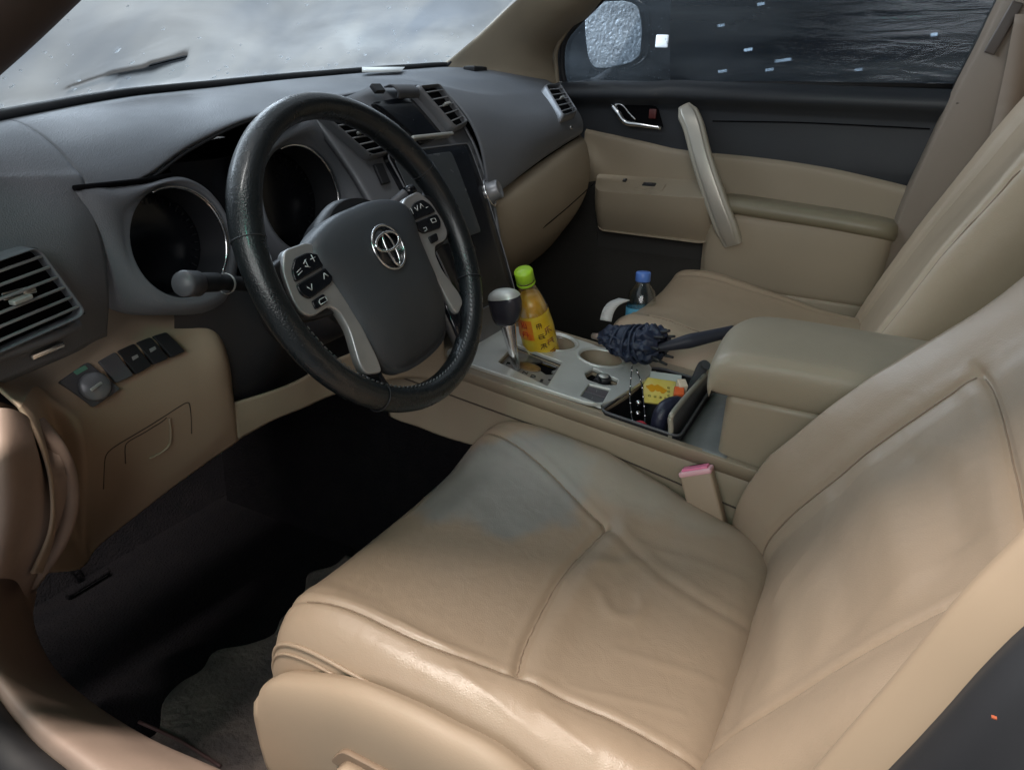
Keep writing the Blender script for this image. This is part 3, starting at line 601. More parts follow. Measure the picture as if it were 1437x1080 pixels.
# switch bank on the shelf of the knee bolster
e1 = at(78,530,'x',-.655); 
SA = lambda px, py, lift=0: None
pn = np.cross(at(300,480,'x',-.46)-at(128,585,'x',-.635), at(100,512,'x',-.63)-at(128,585,'x',-.635)); pn /= np.linalg.norm(pn)
if pn[2] < 0: pn = -pn
p0 = at(118,545,'x',-.632)
def quad(name, c4, h0, h1, material, parent, bev=.001, r=.003, base=p0, nrm=None):
    nrm = pn if nrm is None else nrm
    P = [onp(x, y, base, nrm) for x, y in c4]; o = sum(P)/4; a = P[1]-P[0]; a /= np.linalg.norm(a); b = np.cross(nrm, a)
    return put(name, MB().prism(rpoly([((p-o)@a, (p-o)@b) for p in P], r, 3), o, [a, b, nrm], h0, h1, bev), material, parent)
sw = quad('switch_panel', [(82,536),(122,508),(168,546),(130,572)], -.004, .0035, GREY_D, dash)
p_k = onp(130,543,p0,pn)+pn*.003
rk = put('mirror_knob', MB().lathe([(.0165,0),(.0165,.005),(.0145,.008),(.0005,.0085)], p_k, pn, 32), FRAME, sw)
put('knob_bar', MB().box(p_k+pn*.0095, (.011,.0018,.0012), [np.array([.9,.3,.1])/np.linalg.norm([.9,.3,.1]), np.cross(pn, [.9,.3,.1])/np.linalg.norm(np.cross(pn, [.9,.3,.1])), pn], .0008), SILVER, rk)
quad('indicator', [(100,522),(117,513),(122,518),(106,527)], .003, .0042, mat('green_print', (.12,.30,.22), .4), sw, .0003, .001)
for i, c4 in enumerate([[(136,508),(160,494),(186,527),(162,538)], [(163,493),(187,482),(212,513),(190,526)], [(190,481),(210,473),(236,503),(215,512)], [(213,472),(232,466),(259,493),(240,502)]]):
    b = quad('switch_button', c4, -.004, .004 if i == 0 else .003, GREY_D if i == 0 else BLACKP, dash)
    if i in (1, 2):
        cx = sum(a for a, _ in c4)/4; cy = sum(b_ for _, b_ in c4)/4
        quad('switch_symbol', [(cx-5,cy-2),(cx+3,cy-6),(cx+5,cy-2),(cx-3,cy+3)], .003, .0034, ICON, b, .0001, .0005)
# hatch drawn by a recessed joint on the bolster face, with a finger pull
def on_grid(G, px, py):
    P = G.reshape(-1, 3); d = ray(px, py); d = d/np.linalg.norm(d); q_ = P-CAM; t = q_@d; e = np.linalg.norm(q_-t[:, None]*d, axis=1)+ (t > t.min()+3)*9
    return P[np.argmin(e)]
GK = surf(KB, 320, 320)
def lineon(G, pts, r, name, material, parent, off=0.0, n=60):
    P = [on_grid(G, *p) for p in crspline(pts, n)]
    P = np.array(P); P = np.array([P[max(0, i-4):i+5].mean(0) for i in range(len(P))]); P = crspline(P[::3], n) + np.array([0, -off, 0]); return put(name, MB().tube(P, r, 6), material, parent)
JOINT = mat('joint_shadow', (.06,.045,.035), .9)
lineon(GK, [(145,700),(146,650),(152,632),(180,615),(225,588),(258,566),(266,566),(268,585),(269,625)], .0008, 'hatch_joint', JOINT, knee)
lineon(GK, [(176,655),(175,628),(182,618),(200,608),(226,592),(236,584)], .0008, 'hatch_pull', JOINT, knee)
lineon(GK, [(236,584),(239,600),(238,622),(225,635),(205,645)], .0016, 'hatch_pull', BEIGE, knee, .001)
# stalks
stl = thing('indicator_stalk', 'black turn signal stalk left of the steering wheel', 'stalk', (-.45,.12,.66))
a, b = at(340,398,'y',.105), at(268,398,'y',.085)
put('stalk_arm', MB().tube(crspline([at(395,400,'y',.13), a, at(300,396,'y',.09), b], 20), [.010]*6+[.0085]*6+[.0105]*8, 14), BLACKP, stl)
d = (b-a)/np.linalg.norm(b-a)
put('stalk_knob', MB().lathe([(.0105,-.012),(.0135,-.009),(.0138,.010),(.0125,.014),(.0005,.0145)], b, d, 28), GREY_D, stl)
tw = MB(); 
for k in range(9): tw.box(at(305-4+0,390,'y',.09)+np.array([-.0+.004*k-.01, -.001, .009-.0004*k]), (.001,.003,.0008))
put('stalk_ring', MB().lathe([(.0112,0),(.0118,.002),(.0112,.004)], a+d*.028, d, 28, cap=False), SILVER, stl)
st2 = thing('wiper_stalk', 'grey wiper stalk right of the steering wheel hub', 'stalk', (-.30,.10,.69))
put('stalk_arm', MB().tube(crspline([at(520,310,'y',.125), at(555,284,'y',.105), at(572,270,'y',.095)], 14), [.006]*5+[.0085]*9, 12), GREY_D, st2)
put('stalk_end', MB().tube([at(570,272,'y',.095), at(580,264,'y',.09)], [.0095,.0085], 14), BLACKG, st2)
st3 = thing('cruise_stalk', 'short black cruise control lever at the right spoke', 'stalk', (-.20,.06,.66))
put('stalk_arm', MB().tube(crspline([at(575,290,'y',.07), at(597,276,'y',.06), at(604,262,'y',.055)], 14), [.005]*7+[.008]*7, 12), GREY_D, st3)
# ================================================================== STEERING WHEEL
TW = 0.46126; WC = np.array([-.375, 0, .70]); WU = np.array([1., 0, 0]); WW = np.array([0, math.sin(TW), math.cos(TW)]); WN = np.cross(WU, WW)
WROT = math.radians(6.5); WU, WW = WU*math.cos(WROT)+WW*math.sin(WROT), WW*math.cos(WROT)-WU*math.sin(WROT); WAX = [WU, WW, WN]
sw_ = thing('steering_wheel', 'black leather steering wheel with silver spokes and chrome badge', 'steering wheel', tuple(WC))
def wp(a, b, n=0.0): return WC+a*WU+b*WW+n*WN
tt = np.linspace(0, 2*PI, 181)[:-1]
RR = .1815
rr = [.0162+.0022*math.exp(-((((t-math.radians(35)+PI) % (2*PI))-PI)/.35)**2)+.0022*math.exp(-((((t-math.radians(145)+PI) % (2*PI))-PI)/.35)**2)+.0010*math.exp(-((((t-math.radians(270)+PI) % (2*PI))-PI)/.5)**2) for t in tt]
P = [wp(RR*math.cos(t), RR*math.sin(t)) for t in tt]
m_ = MB(); G = []
for i, t in enumerate(tt):
    rad = math.cos(t)*WU+math.sin(t)*WW
    G.append([P[i]+rr[i]*(math.cos(s)*rad*.92+math.sin(s)*WN*1.06) for s in np.linspace(0, 2*PI, 22, endpoint=False)])
rim = put('rim', m_.grid(np.array(G), cu=True, cv=True, flip=False), WHEELL, sw_)
# sewn seams across the rim and round its inner side
for deg in (232, 330, 22, 158):
    t = math.radians(deg); rad = math.cos(t)*WU+math.sin(t)*WW; r_ = .0177
    put('rim_seam', MB().tube([wp(RR*math.cos(t), RR*math.sin(t))+r_*(math.cos(s)*rad*.93+math.sin(s)*WN*1.05) for s in np.linspace(0, 2*PI, 24, endpoint=False)], .0008, 5, closed=True), BLACKP, rim)
stch = MB()
for k in range(150):
    t = 2*PI*k/150; 
    if not (math.radians(190) < t < math.radians(345)): continue
    rad = math.cos(t)*WU+math.sin(t)*WW; tg = -math.sin(t)*WU+math.cos(t)*WW
    c = wp(RR*math.cos(t), RR*math.sin(t))+.0166*(-.80*rad+.62*WN); nn = (-.80*rad+.62*WN)/np.linalg.norm(-.80*rad+.62*WN)
    stch.box(c, (.0026,.0008,.0006), [tg*.9+np.cross(nn, tg)*.35, np.cross(nn, tg), nn])
props(put('rim_stitching', stch, mat('grey_thread', (.16,.17,.18), .5), rim), kind='stuff')
# airbag cover: domed shield
half = [(0,.060),(.035,.059),(.070,.052),(.094,.040),(.100,.020),(.092,-.010),(.088,-.045),(.085,-.080),(.078,-.112),(.055,-.136),(.02,-.143)]
pad_out = [(x+(-.004), y) for x, y in half]+[(-x-.004, y) for x, y in half[::-1][:-1]]
PO = crclosed([(p[0], p[1]) for p in pad_out], 96); cen = np.array([-.002,-.02]); rings = []
for k, h in ((1.0,-.022),(1.0,-.004),(.985,.004),(.95,.010),(.88,.0155),(.75,.021),(.55,.026),(.35,.0285),(.15,.0295),(.01,.030)):
    q = cen+(PO-cen)*k; dish = np.array([.0 if True else 0]*len(q)); 
    rings.append(np.array([wp(a, b, h*.80-.010*max(0, -(b+.06))/.08*(k < 1.0)) for a, b in q]))
pad = put('airbag_cover', MB().grid(np.array(rings), cu=True), PADM, sw_)
put('hub_back', MB().lathe([(.075,-.055),(.085,-.02),(.08,-.004)], WC+WW*-.01, WN, 40), BLACKP, sw_)
# column behind the wheel
put('steering_column', MB().lathe([(.062,-.17),(.058,-.10),(.050,-.05)], WC+WW*-.02, WN, 36), BLACKP, sw_)
# crest: ring and three ovals
crest = put('badge', MB().lathe([(.0255,0),(.0255,.0022),(.0005,.0026)], wp(-.004,0,.0228), WN, 48), BLACKG, pad)
def oval(a0, b0, ra, rb, r=.0016, hh=.0042): return MB().tube([wp(-.004+a0+ra*math.cos(t), b0+rb*math.sin(t), .0228+hh) for t in np.linspace(0, 2*PI, 48, endpoint=False)], r, 8, closed=True)
put('badge_ring', oval(0, 0, .0268, .0268, .0019, .002), CHROME, crest)
put('badge_ring', oval(0, .0065, .0225, .0105, .0017), CHROME, crest)
put('badge_ring', oval(0, -.003, .0078, .0205, .0017), CHROME, crest)
# outer side wings of the hub in black behind the silver trims
for s in (-1, 1):
    wing = [(s*.085-.004,.040),(s*.13,.042),(s*.168,.034),(s*.172,.0),(s*.168,-.024),(s*.13,-.034),(s*.09,-.04)]
    put('spoke', MB().prism(rpoly(wing, .012, 5), WC, WAX, -.016, -.001, .004), BLACKP, sw_)
# left trim: silver pod with two control pads
lt = [(-.086,.034),(-.100,.044),(-.136,.046),(-.152,.027),(-.159,-.002),(-.157,-.020),(-.145,-.028),(-.116,-.027),(-.107,-.038),(-.106,-.060),(-.118,-.098),(-.117,-.112),(-.092,-.122),(-.088,-.105),(-.086,-.06),(-.083,-.02),(-.082,.01)]
ltm = put('spoke_trim', MB().prism(rpoly(lt, .008, 4), WC, WAX, -.006, .0045, .002), SILVER_W, sw_)
rt_ = [(-x-.004, y) for x, y in lt][::-1]
rtm = put('spoke_trim', MB().prism(rpoly(rt_, .008, 4), WC, WAX, -.006, .0045, .002), SILVER_W, sw_)
def pads(s, parent):
    f = lambda L: [(s*x+(-.002 if s > 0 else 0), y) for x, y in L]
    L1 = f([(-.094,.014),(-.106,.026),(-.124,.027),(-.141,.016),(-.144,.005)]); L1 = L1+[] 
    up = f([(-.090,.014),(-.094,.027),(-.108,.034),(-.128,.034),(-.140,.024),(-.144,.0115)])
    lo = f([(-.089,.0115),(-.1445,.009),(-.145,-.003),(-.137,-.0105),(-.098,-.0065),(-.089,.001)])
    b1 = put('control_pad', MB().prism(rpoly(up, .004, 4), WC, WAX, .002, .0075, .0015), BLACKG, parent)
    b2 = put('control_pad', MB().prism(rpoly(lo, .004, 4), WC, WAX, .002, .0075, .0015), BLACKG, parent)
    return b1, b2
b1, b2 = pads(-1*-1, ltm); c1, c2 = pads(-1, rtm)
def mark(parent, segs, r=.0005, nm='symbol', dy=.012):
    mb = MB(); segs = [((a[0], a[1]+dy), (b[0], b[1]+dy)) for a, b in segs]
    for (x0, y0), (x1, y1) in segs: mb.tube([wp(x0, y0, .0079), wp(x1, y1, .0079)], r, 5)
    return put(nm, mb, PRINT, parent)
mark(b1, [((-.139,.008),(-.131,.010)), ((-.139,.005),(-.131,.007)), ((-.124,.013),(-.118,.016)), ((-.124,.010),(-.118,.007)), ((-.120,.016),(-.120,.008)), ((-.112,.014),(-.104,.014)), ((-.108,.018),(-.108,.010))])
mark(b2, [((-.136,-.010),(-.132,-.015)), ((-.132,-.015),(-.128,-.009)), ((-.108,-.011),(-.104,-.005)), ((-.104,-.005),(-.100,-.010))])
mark(c1, [((.094,.018),(.094,.010)), ((.102,.017),(.106,.011)), ((.106,.011),(.110,.018)), ((.114,.012),(.118,.018)), ((.118,.018),(.122,.012)), ((.126,.010),(.132,.010))])
mark(c2, [((.100,-.012),(.106,-.012)), ((.106,-.012),(.106,-.016)), ((.100,-.016),(.106,-.016)), ((.124,-.006),(.134,-.007)), ((.124,-.011),(.134,-.012)), ((.124,-.006),(.124,-.011)), ((.134,-.007),(.134,-.012))])
mb_ = put('mode_button', MB().prism(rpoly([(-.138,-.013),(-.139,-.023),(-.118,-.022),(-.117,-.012)], .003), WC, WAX, .002, .0068, .001), BLACKG, ltm)
mark(mb_, [((-.131,-.034),(-.129,-.032)), ((-.129,-.032),(-.119,-.032)), ((-.119,-.032),(-.119,-.037)), ((-.119,-.037),(-.131,-.037)), ((-.131,-.037),(-.131,-.034))], dy=.0165)
put('mode_button', MB().prism(rpoly([(.104,-.013),(.104,-.023),(.122,-.023),(.125,-.013)], .003), WC, WAX, .002, .0068, .001), BLACKG, rtm)
# lower spokes dive to the rim
for s in (-1, 1):
    q = [wp(s*.098-.002,-.10,-.006), wp(s*.095-.002,-.135,-.006), wp(s*.088-.002,-.163,-.004)]
    put('spoke', MB().tube(q, [.014,.013,.012], 12, flat=.45, upv=WN), BLACKG, sw_)
# ================================================================== CENTRE CONSOLE
con = thing('centre_console', 'beige centre console with silver shifter plate and cup holders', 'console', (0,-.25,.10))
CN = np.array([0, -.10, 1.0]); CN /= np.linalg.norm(CN); CB = np.array([0, 1., .10]); CB /= np.linalg.norm(CB); CA = np.array([1., 0, 0]); CAX = [CA, CB, CN]
CO = np.array([0, 0, .458])
def cz(x, y, h=0): return CO+CA*x+CB*y+CN*h
def c2(px, py, h=0.0):
    p = onp(px, py, CO+CN*h, CN)-CO; return (p@CA, p@CB)
# side walls and body, left side seen
ysl = [.18, .08, 0, -.08, -.16, -.24, -.32, -.40, -.46, -.62]
def side(s, xoff=0):
    rows = []
    for y in ysl:
        z = .458+.1*y - (.012 if y < -.2 else 0)*min(1, max(0, (-.2-y)/.15))
        rows.append([(s*(.120+xoff), y, z+.000), (s*(.134+xoff), y, z-.006), (s*(.1405+xoff), y, z-.022), (s*(.142+xoff), y, z-.060), (s*(.143+xoff), y, z-.12), (s*(.145+xoff), y, .22), (s*(.15+xoff), y, .06)])
    return rows
put('console_side', MB().grid(surf(side(-1), 40, 60)), BEIGE_C, con); put('console_side', MB().grid(surf(side(1), 40, 60)), BEIGE_C, con)
put('panel_gap', MB().tube(crspline([(-.1438,.16,.425),(-.1438,0,.408),(-.1438,-.13,.394),(-.1438,-.25,.379),(-.1438,-.38,.357),(-.1438,-.45,.345)], 40), .0012, 6), JOINT, con)
put('panel_gap', MB().tube([(-.1442,-.126,.395),(-.1447,-.128,.36),(-.146,-.13,.28)], .001, 6), JOINT, con)
put('front_wall', MB().grid(surf([[(-.14,.18,.476),(-.145,.18,.3),(-.15,.18,.06)],[(.14,.18,.476),(.145,.18,.3),(.15,.18,.06)]], 8, 8)), CARPET, con)
cp_ = [at(640,618,'x',-.149), at(590,600,'x',-.149), at(540,578,'x',-.149), (-.149,.20,.42), (-.149,.60,.42)]
cp_ = [np.array([-.149,-.30,.30]), np.array([-.149,-.16,.335])]+[np.array(q) for q in cp_]
put('carpet_side', MB().grid(np.array([crspline(cp_, 40), crspline([(p[0]-.012, p[1], .04) for p in cp_], 40)])), CARPET, con)
# --- silver plate: outline seen in the plate's own plane, with openings cut
def poly_holes(name, outline, holes, off, thick, material, parent, bev=.0015):
    """flat plate with holes via a filled curve"""
    cu = bpy.data.curves.new('pl', 'CURVE'); cu.dimensions = '2D'; cu.fill_mode = 'BOTH'; cu.extrude = thick/2-bev; cu.bevel_depth = bev; cu.bevel_resolution = 2
    for L_ in [outline]+holes:
        s = cu.splines.new('POLY'); s.points.add(len(L_)-1); s.use_cyclic_u = True
        for p, q_ in zip(s.points, L_): p.co = (q_[0], q_[1], 0, 1)
    to = bpy.data.objects.new('pl', cu); C.objects.link(to); dg = bpy.context.evaluated_depsgraph_get(); dg.update()
    me = bpy.data.meshes.new_from_object(to.evaluated_get(dg)); V = np.array([v.co[:] for v in me.vertices]); F = [tuple(p.vertices) for p in me.polygons]
    bpy.data.objects.remove(to); bpy.data.meshes.remove(me); bpy.data.curves.remove(cu)
    mb = MB().add(np.array([cz(v[0], v[1], off+v[2]) for v in V]), F, False); return put(name, mb, material, parent)
def circ(c, r, n=48, ry=None): return [(c[0]+r*math.cos(t), c[1]+(ry or r)*math.sin(t)) for t in np.linspace(0, 2*PI, n, endpoint=False)]
outl = rpoly([(-.119,.075),(-.120,-.0),(-.119,-.12),(-.116,-.212),(-.03,-.226),(.045,-.236),(.090,-.226),(.106,-.19),(.098,-.14),(.108,-.09),(.104,-.03),(.085,.03),(.06,.075)], .035, 6)
cup1, cup2 = c2(778,483), c2(843,505); CR = .040
gate = rpoly([c2(697,512),c2(722,486),c2(790,512),c2(768,547)], .004, 3)
swh = rpoly([c2(812,560),c2(825,542),c2(857,550),c2(844,573)], .003, 3)
slot = rpoly([c2(818,527),c2(832,519),c2(852,530),c2(868,536),c2(866,545),c2(846,545),c2(822,537)], .006, 4)
plate = poly_holes('console_plate', list(map(tuple, outl)), [circ(cup1, CR), circ(cup2, CR), list(map(tuple, gate)), list(map(tuple, swh)), list(map(tuple, slot))], .0025, .007, SILVER, con, .0018)
# beige deck around and below the plate
deck = rpoly([(-.132,.17),(-.132,-.214),(-.10,-.216),(-.03,-.228),(.122,-.235),(.128,-.1),(.132,.17)], .01, 3)
poly_holes('console_deck', list(map(tuple, deck)), [circ(cup1, CR+.001), circ(cup2, CR+.001), list(map(tuple, gate)), list(map(tuple, swh)), list(map(tuple, slot))], -.006, .006, BEIGE_C, con, .001)
for cp in (cup1, cup2):
    c = cz(cp[0], cp[1], 0)
    k = put('cup_holder', MB().lathe([(CR-.0005,.004),(CR-.002,-.004),(CR-.004,-.045),(CR-.007,-.073),(.0005,-.075)], c, CN, 48, cap=False), BEIGE_C, con)
    put('cup_ring', MB().lathe([(CR-.003,.003),(CR-.001,.0068),(CR+.002,.0078),(CR+.005,.0062),(CR+.0055,.003)], c, CN, 56, cap=False), SILVER, k)
    put('holder_tab', MB().box(c+CA*(-.030)+CN*(-.02)+CB*.012, (.007,.010,.012), CAX, .004), BEIGE_C, k)
# --- shift gate: sunk plate, stepped slot, letters
gp = poly_holes('shift_gate', [tuple(p) for p in gate*1.0], [[tuple(c2(*p, -.006)) for p in ((742,497),(754,501),(762,508),(779,513),(783,518),(774,521),(777,526),(766,526),(757,520),(745,517),(737,510))]], -.007, .003, mat('gate_satin', (.34,.34,.34), .35, metal=.4, mottle=(30,(.20,.19,.18),.7)), con, .0004)
put('gate_wall', MB().grid(np.array([[cz(x, y, .004) for x, y in gate], [cz(x, y, -.012) for x, y in gate]]), cu=True), BLACKP, con)
gf = put('gate_floor', MB().add([cz(x, y, -.0135) for x, y in gate], [tuple(range(len(gate)))], False), VOID, con)
gb = mat('gold_reflection', (.16,.10,.045), .30, metal=.3, mottle=(60, (.30,.19,.08), .8))
go = np.array(c2(742,514,-.004))
put('gold_reflection_dome', MB().prism([(go[0]+.015*math.cos(t), go[1]+.022*math.sin(t)) for t in np.linspace(0,2*PI,28,endpoint=False)], CO, CAX, -.0065, -.0035, .001, dome=.002), gb, con)  # amber dome stands in for the gold reflection in the gate
for ch, px, py, s in (('P',713,510,.012), ('R',725,517,.012), ('N',737,523,.012), ('D',748,528,.012), ('S',760,534,.012), ('+',771,533,.009)):
    x, y = c2(px, py, -.005)
    text_mesh(ch, s*1.1, cz(x, y, -.0048), [np.array([.25,-.97,-.10]), np.array([.97,.25,.02]), CN], BLACKP if ch in 'NDS+-' else VOID, gp, 'gate_letter', .0005)
# --- lever
b0 = cz(*c2(727,514), -.006); t0 = at(712,452,'y',b0[1]+.018)
lev = put('shift_lever', MB().tube(crspline([b0, b0+(t0-b0)*.4+np.array([-.002,0,0]), t0], 20), np.interp(np.linspace(0,1,20), [0,.3,.7,1], [.0055,.0065,.0095,.0135]), 16), CHROME, con)
kd = (t0-b0)/np.linalg.norm(t0-b0); 
KX = np.array([1., 0, 0]); KY = np.cross(kd, KX); KY /= np.linalg.norm(KY); KX = np.cross(KY, kd)
rows = []
for h, rx, ry, oy in ((-.004,.010,.012,0),(0,.015,.019,0),(.010,.018,.024,-.001),(.024,.0195,.027,-.003),(.038,.0195,.027,-.004),(.048,.0165,.023,-.003),(.054,.009,.013,-.002),(.0555,.0005,.0005,-.002)):
    rows.append([t0+kd*h+KX*rx*math.copysign(abs(math.cos(t))**.8, math.cos(t))+KY*(oy+ry*math.copysign(abs(math.sin(t))**.8, math.sin(t))) for t in np.linspace(0, 2*PI, 40, endpoint=False)])
R_ = np.array([crclosed(r, 40) for r in rows]); Rf = np.stack([crspline(R_[:, j], 30) for j in range(40)], 1)
kn = put('lever_knob', MB().grid(Rf, cu=True), mat('knob_leather', (.03,.03,.042), .26, bump=('crackle',400,.3,.0008)), lev)
top = np.array([[p+(p-(t0+kd*((p-t0)@kd)))*.045+kd*.0012 for p in row] for row in Rf[18:]])
put('knob_cap', MB().grid(top, cu=True), SILVER, kn)
# rotary knob and switches
q = cz(*c2(846,533), .0)
put('slot_floor', MB().add([cz(x, y, -.008) for x, y in slot], [tuple(range(len(slot)))], False), VOID, con)
rot = put('mode_dial', MB().lathe([(.0135,-.006),(.0135,.004),(.0115,.0075),(.0095,.008),(.009,.006),(.0005,.0065)], q, CN, 36), BLACKP, con)
put('dial_cap', MB().lathe([(.0088,.0062),(.0085,.0085),(.0005,.009)], q, CN, 30), SILVER, rot)
tb = MB().tube([q+np.array([-.022,.004,.003]), q+np.array([-.012,.002,.004])], [.006,.005], 12); put('dial_tab', tb, BLACKP, rot)
sp_ = np.array([c2(812,560),c2(825,542),c2(857,550),c2(844,573)]); scn = sp_.mean(0)
put('switch_floor', MB().add([cz(x, y, -.005) for x, y in sp_], [(0,1,2,3)], False), VOID, con)
for k in (0, 1):
    a = sp_[0]+(sp_[1]-sp_[0])*(.03+.5*k); b = sp_[0]+(sp_[1]-sp_[0])*(.47+.5*k); c = sp_[3]+(sp_[2]-sp_[3])*(.47+.5*k); d = sp_[3]+(sp_[2]-sp_[3])*(.03+.5*k)
    P = scn+(np.array([a,b,c,d])-scn)*.94
    bt = put('console_switch', MB().prism(rpoly(P, .002), CO, CAX, -.004, .003, .001), GREY_D if k == 0 else mat('plum_grey_switch', (.085,.075,.085), .4), con)
    m0 = P.mean(0); put('switch_symbol', MB().tube([cz(m0[0]-.004, m0[1], .0033), cz(m0[0]+.004, m0[1]+.002, .0033)], .0004, 5), ICON, bt)
# --- open storage bin
bin_o = [(-.124,-.214),(-.05,-.222),(.03,-.232),(.085,-.225),(.100,-.24),(.100,-.335),(-.124,-.338)]
BO = rpoly(bin_o, .014, 4)
put('storage_bin', MB().grid(np.array([[cz(x, y, .001) for x, y in BO], [cz(x, y, -.02) for x, y in BO], [cz(x*.97-.0, y, -.085) for x, y in BO], [cz(-.01+(x+.01)*.3, -.30+(y+.30)*.3, -.088) for x, y in BO], [cz(-.01+(x+.01)*.01, -.30+(y+.30)*.01, -.088) for x, y in BO]]), cu=True), BLACKP, con)
put('bin_rim', MB().tube([cz(x, y, .002) for x, y in BO], .0022, 8, closed=True), GREY_D, con)
# beige shoulders beside the bin and grey deck behind it
def strip(name, pts, off, thick, material, r=.006):
    P = rpoly(pts, r, 3); return put(name, MB().prism(P, CO, CAX, off-thick, off, .002), material, con)
strip('console_rail', [(-.1395,.16),(-.1205,.16),(-.125,-.20),(-.1275,-.24),(-.1275,-.62),(-.1415,-.62)], -.001, .02, BEIGE_C)
strip('console_rail', [(.138,.16),(.112,.16),(.104,-.43),(.1275,-.45),(.1275,-.62),(.140,-.62)], -.001, .02, BEIGE_C)
rd = [c2(968,545), c2(1022,553), c2(1003,636), c2(935,618)]
GM = mat('grey_satin_deck', (.24,.25,.245), .30, metal=.35, mottle=(14, (.15,.16,.16), .8), dirt=(22,.5))
put('rear_deck', MB().grid(surf([[cz(x, y, h) for y, h in ((-.330,-.030),(-.340,-.016),(-.360,-.006),(-.380,-.002),(-.410,-.002))] for x in (-.135,-.06,0,.06,.125)], 20, 30), flip=True), GM, con, solid=.003)
# tambour lid, standing half open: curved panel with grey face and beige rim
lid = []
for x, h1 in ((-.121,.022),(-.115,.030),(-.08,.030),(-.03,.027),(.03,.022),(.07,.019),(.088,.019)):
    y0 = -.322
    lid.append([cz(x, y0-.006, -.050), cz(x, y0-.004, -.020), cz(x, y0-.001, h1*.4), cz(x, y0+.003, h1)])
LG = surf(lid, 20, 44)
ld = put('bin_lid', MB().grid(LG), mat('lid_grey', (.13,.13,.135), .38, metal=.2, mottle=(18,(.10,.10,.105),.6)), con, solid=.006)
put('lid_edge', MB().tube(crspline([LG[0, j] for j in (0, 6, 12, 19)]+[LG[i, 19] for i in (2, 8, 20, 30, 40, 43)], 60), .0042, 10), mat('lid_edge_beige', (.36,.34,.28), .35, metal=.2), ld)
put('lid_post', MB().tube(crspline([cz(.090,-.304,-.02), cz(.090,-.308,.01), cz(.088,-.312,.032), cz(.080,-.318,.040)], 20), .0095, 12, flat=.7), GREY_D, ld)
# --- armrest box
ab = [[(-.118,-.43,.40),(-.124,-.418,.435),(-.126,-.432,.49),(-.122,-.425,.515)], [(0,-.415,.40),(0,-.402,.435),(0,-.415,.49),(0,-.405,.515)], [(.118,-.43,.40),(.124,-.418,.435),(.126,-.432,.49),(.122,-.425,.515)]]
def rbody(name, x0, x1, y0, y1, z0, z1, bev, material, parent, nx=14, topbow=0.0):
    return put(name, MB().box(((x0+x1)/2,(y0+y1)/2,(z0+z1)/2), ((x1-x0)/2,(y1-y0)/2,(z1-z0)/2), None, bev, 5), material, parent)
rbody('armrest_box', -.1255, .1255, -.86, -.392, .05, .508, .012, BEIGE_C, con)
# padded lid: lofted, front rolls down
arm = []
yf = [(-.364,.507),(-.360,.522),(-.362,.546),(-.374,.562),(-.400,.570),(-.46,.573),(-.58,.573),(-.76,.572)]
for y, z in yf:
    arm.append([(-.110,y-.012,.502),(-.124,y-.012,.508),(-.129,y-.009,max(.512,z-.030)),(-.122,y-.005,z-.010),(-.098,y-.001,z-.001),(0,y+.004,z+.003),(.092,y-.001,z-.010),(.112,y-.005,z-.020),(.119,y-.009,max(.510,z-.038)),(.114,y-.012,.508),(.105,y-.012,.502)])
ag = surf(arm, 70, 90)
al = put('armrest_lid', MB().grid(ag, flip=False), ARMLEATHER, con)
put('lid_underside', MB().box((0,-.57,.508), (.118,.205,.006), None, .004), BLACKP, con)
# --- belt buckle between seat and console
bk = thing('belt_buckle', 'beige seat belt buckle with pink release button beside console', 'buckle', (-.155,-.375,.30))
top_c = at(977,660,'x',-.158); low = at(992,718,'x',-.168); ax = top_c-low; ax /= np.linalg.norm(ax)
bx = np.array([0,1.,0])-ax*ax[1]; bx /= np.linalg.norm(bx); by = np.cross(ax, bx)
put('buckle_body', MB().box((top_c+low)/2-ax*.012, (.0225,.0115,np.linalg.norm(top_c-low)/2+.010), [bx, by, ax], .004), BEIGE, bk)
PINK = mat('pink_button', (.80,.20,.36), .4)
put('buckle_rim', MB().box(top_c-ax*.001, (.0232,.0122,.0040), [bx, by, ax], .003), mat('pale_pink_rim', (.75,.42,.47), .4), bk)
rb = put('release_button', MB().box(top_c+ax*.003, (.0185,.0085,.0030), [bx, by, ax], .0015), PINK, bk)
put('buckle_slot', MB().box(top_c+ax*.0032-by*.0078, (.010,.0012,.003), [bx, by, ax]), VOID, bk)
# ================================================================== LOOSE THINGS
# tea bottle in the first cup holder
def bottle(name, label, base, axis, prof, capprof, liq, glass, capm, liqprof=None):
    t = thing(name, label, 'bottle', tuple(base))
    put('bottle_body', MB().lathe(prof, base, axis, 40), glass, t)
    if liq: put('liquid', MB().lathe(liqprof, base, axis, 40), liq, t)
    cp = put('cap', MB().lathe(capprof, base, axis, 40), capm, t)
    return t
def clear_mat(name, col, k=.08):
    mt = bpy.data.materials.new(name); mt.use_nodes = True; nt = mt.node_tree; N = nt.nodes; L = nt.links; N.remove(N['Principled BSDF'])
    t = N.new('ShaderNodeBsdfTransparent'); t.inputs[0].default_value = (*col, 1); g = N.new('ShaderNodeBsdfGlossy'); g.inputs['Roughness'].default_value = .08
    f = N.new('ShaderNodeLayerWeight'); f.inputs[0].default_value = .35; mr = N.new('ShaderNodeMapRange'); mr.inputs[3].default_value = k; mr.inputs[4].default_value = .75
    L.new(f.outputs['Facing'], mr.inputs[0]); mx = N.new('ShaderNodeMixShader'); L.new(mr.outputs[0], mx.inputs[0]); L.new(t.outputs[0], mx.inputs[1]); L.new(g.outputs[0], mx.inputs[2]); L.new(mx.outputs[0], N['Material Output'].inputs[0])
    return mt
PET = clear_mat('clear_plastic', (.93,.96,.92))
TEA = mat('amber_tea', (.78,.36,.03), .25, mottle=(30, (.92,.55,.06), .8))
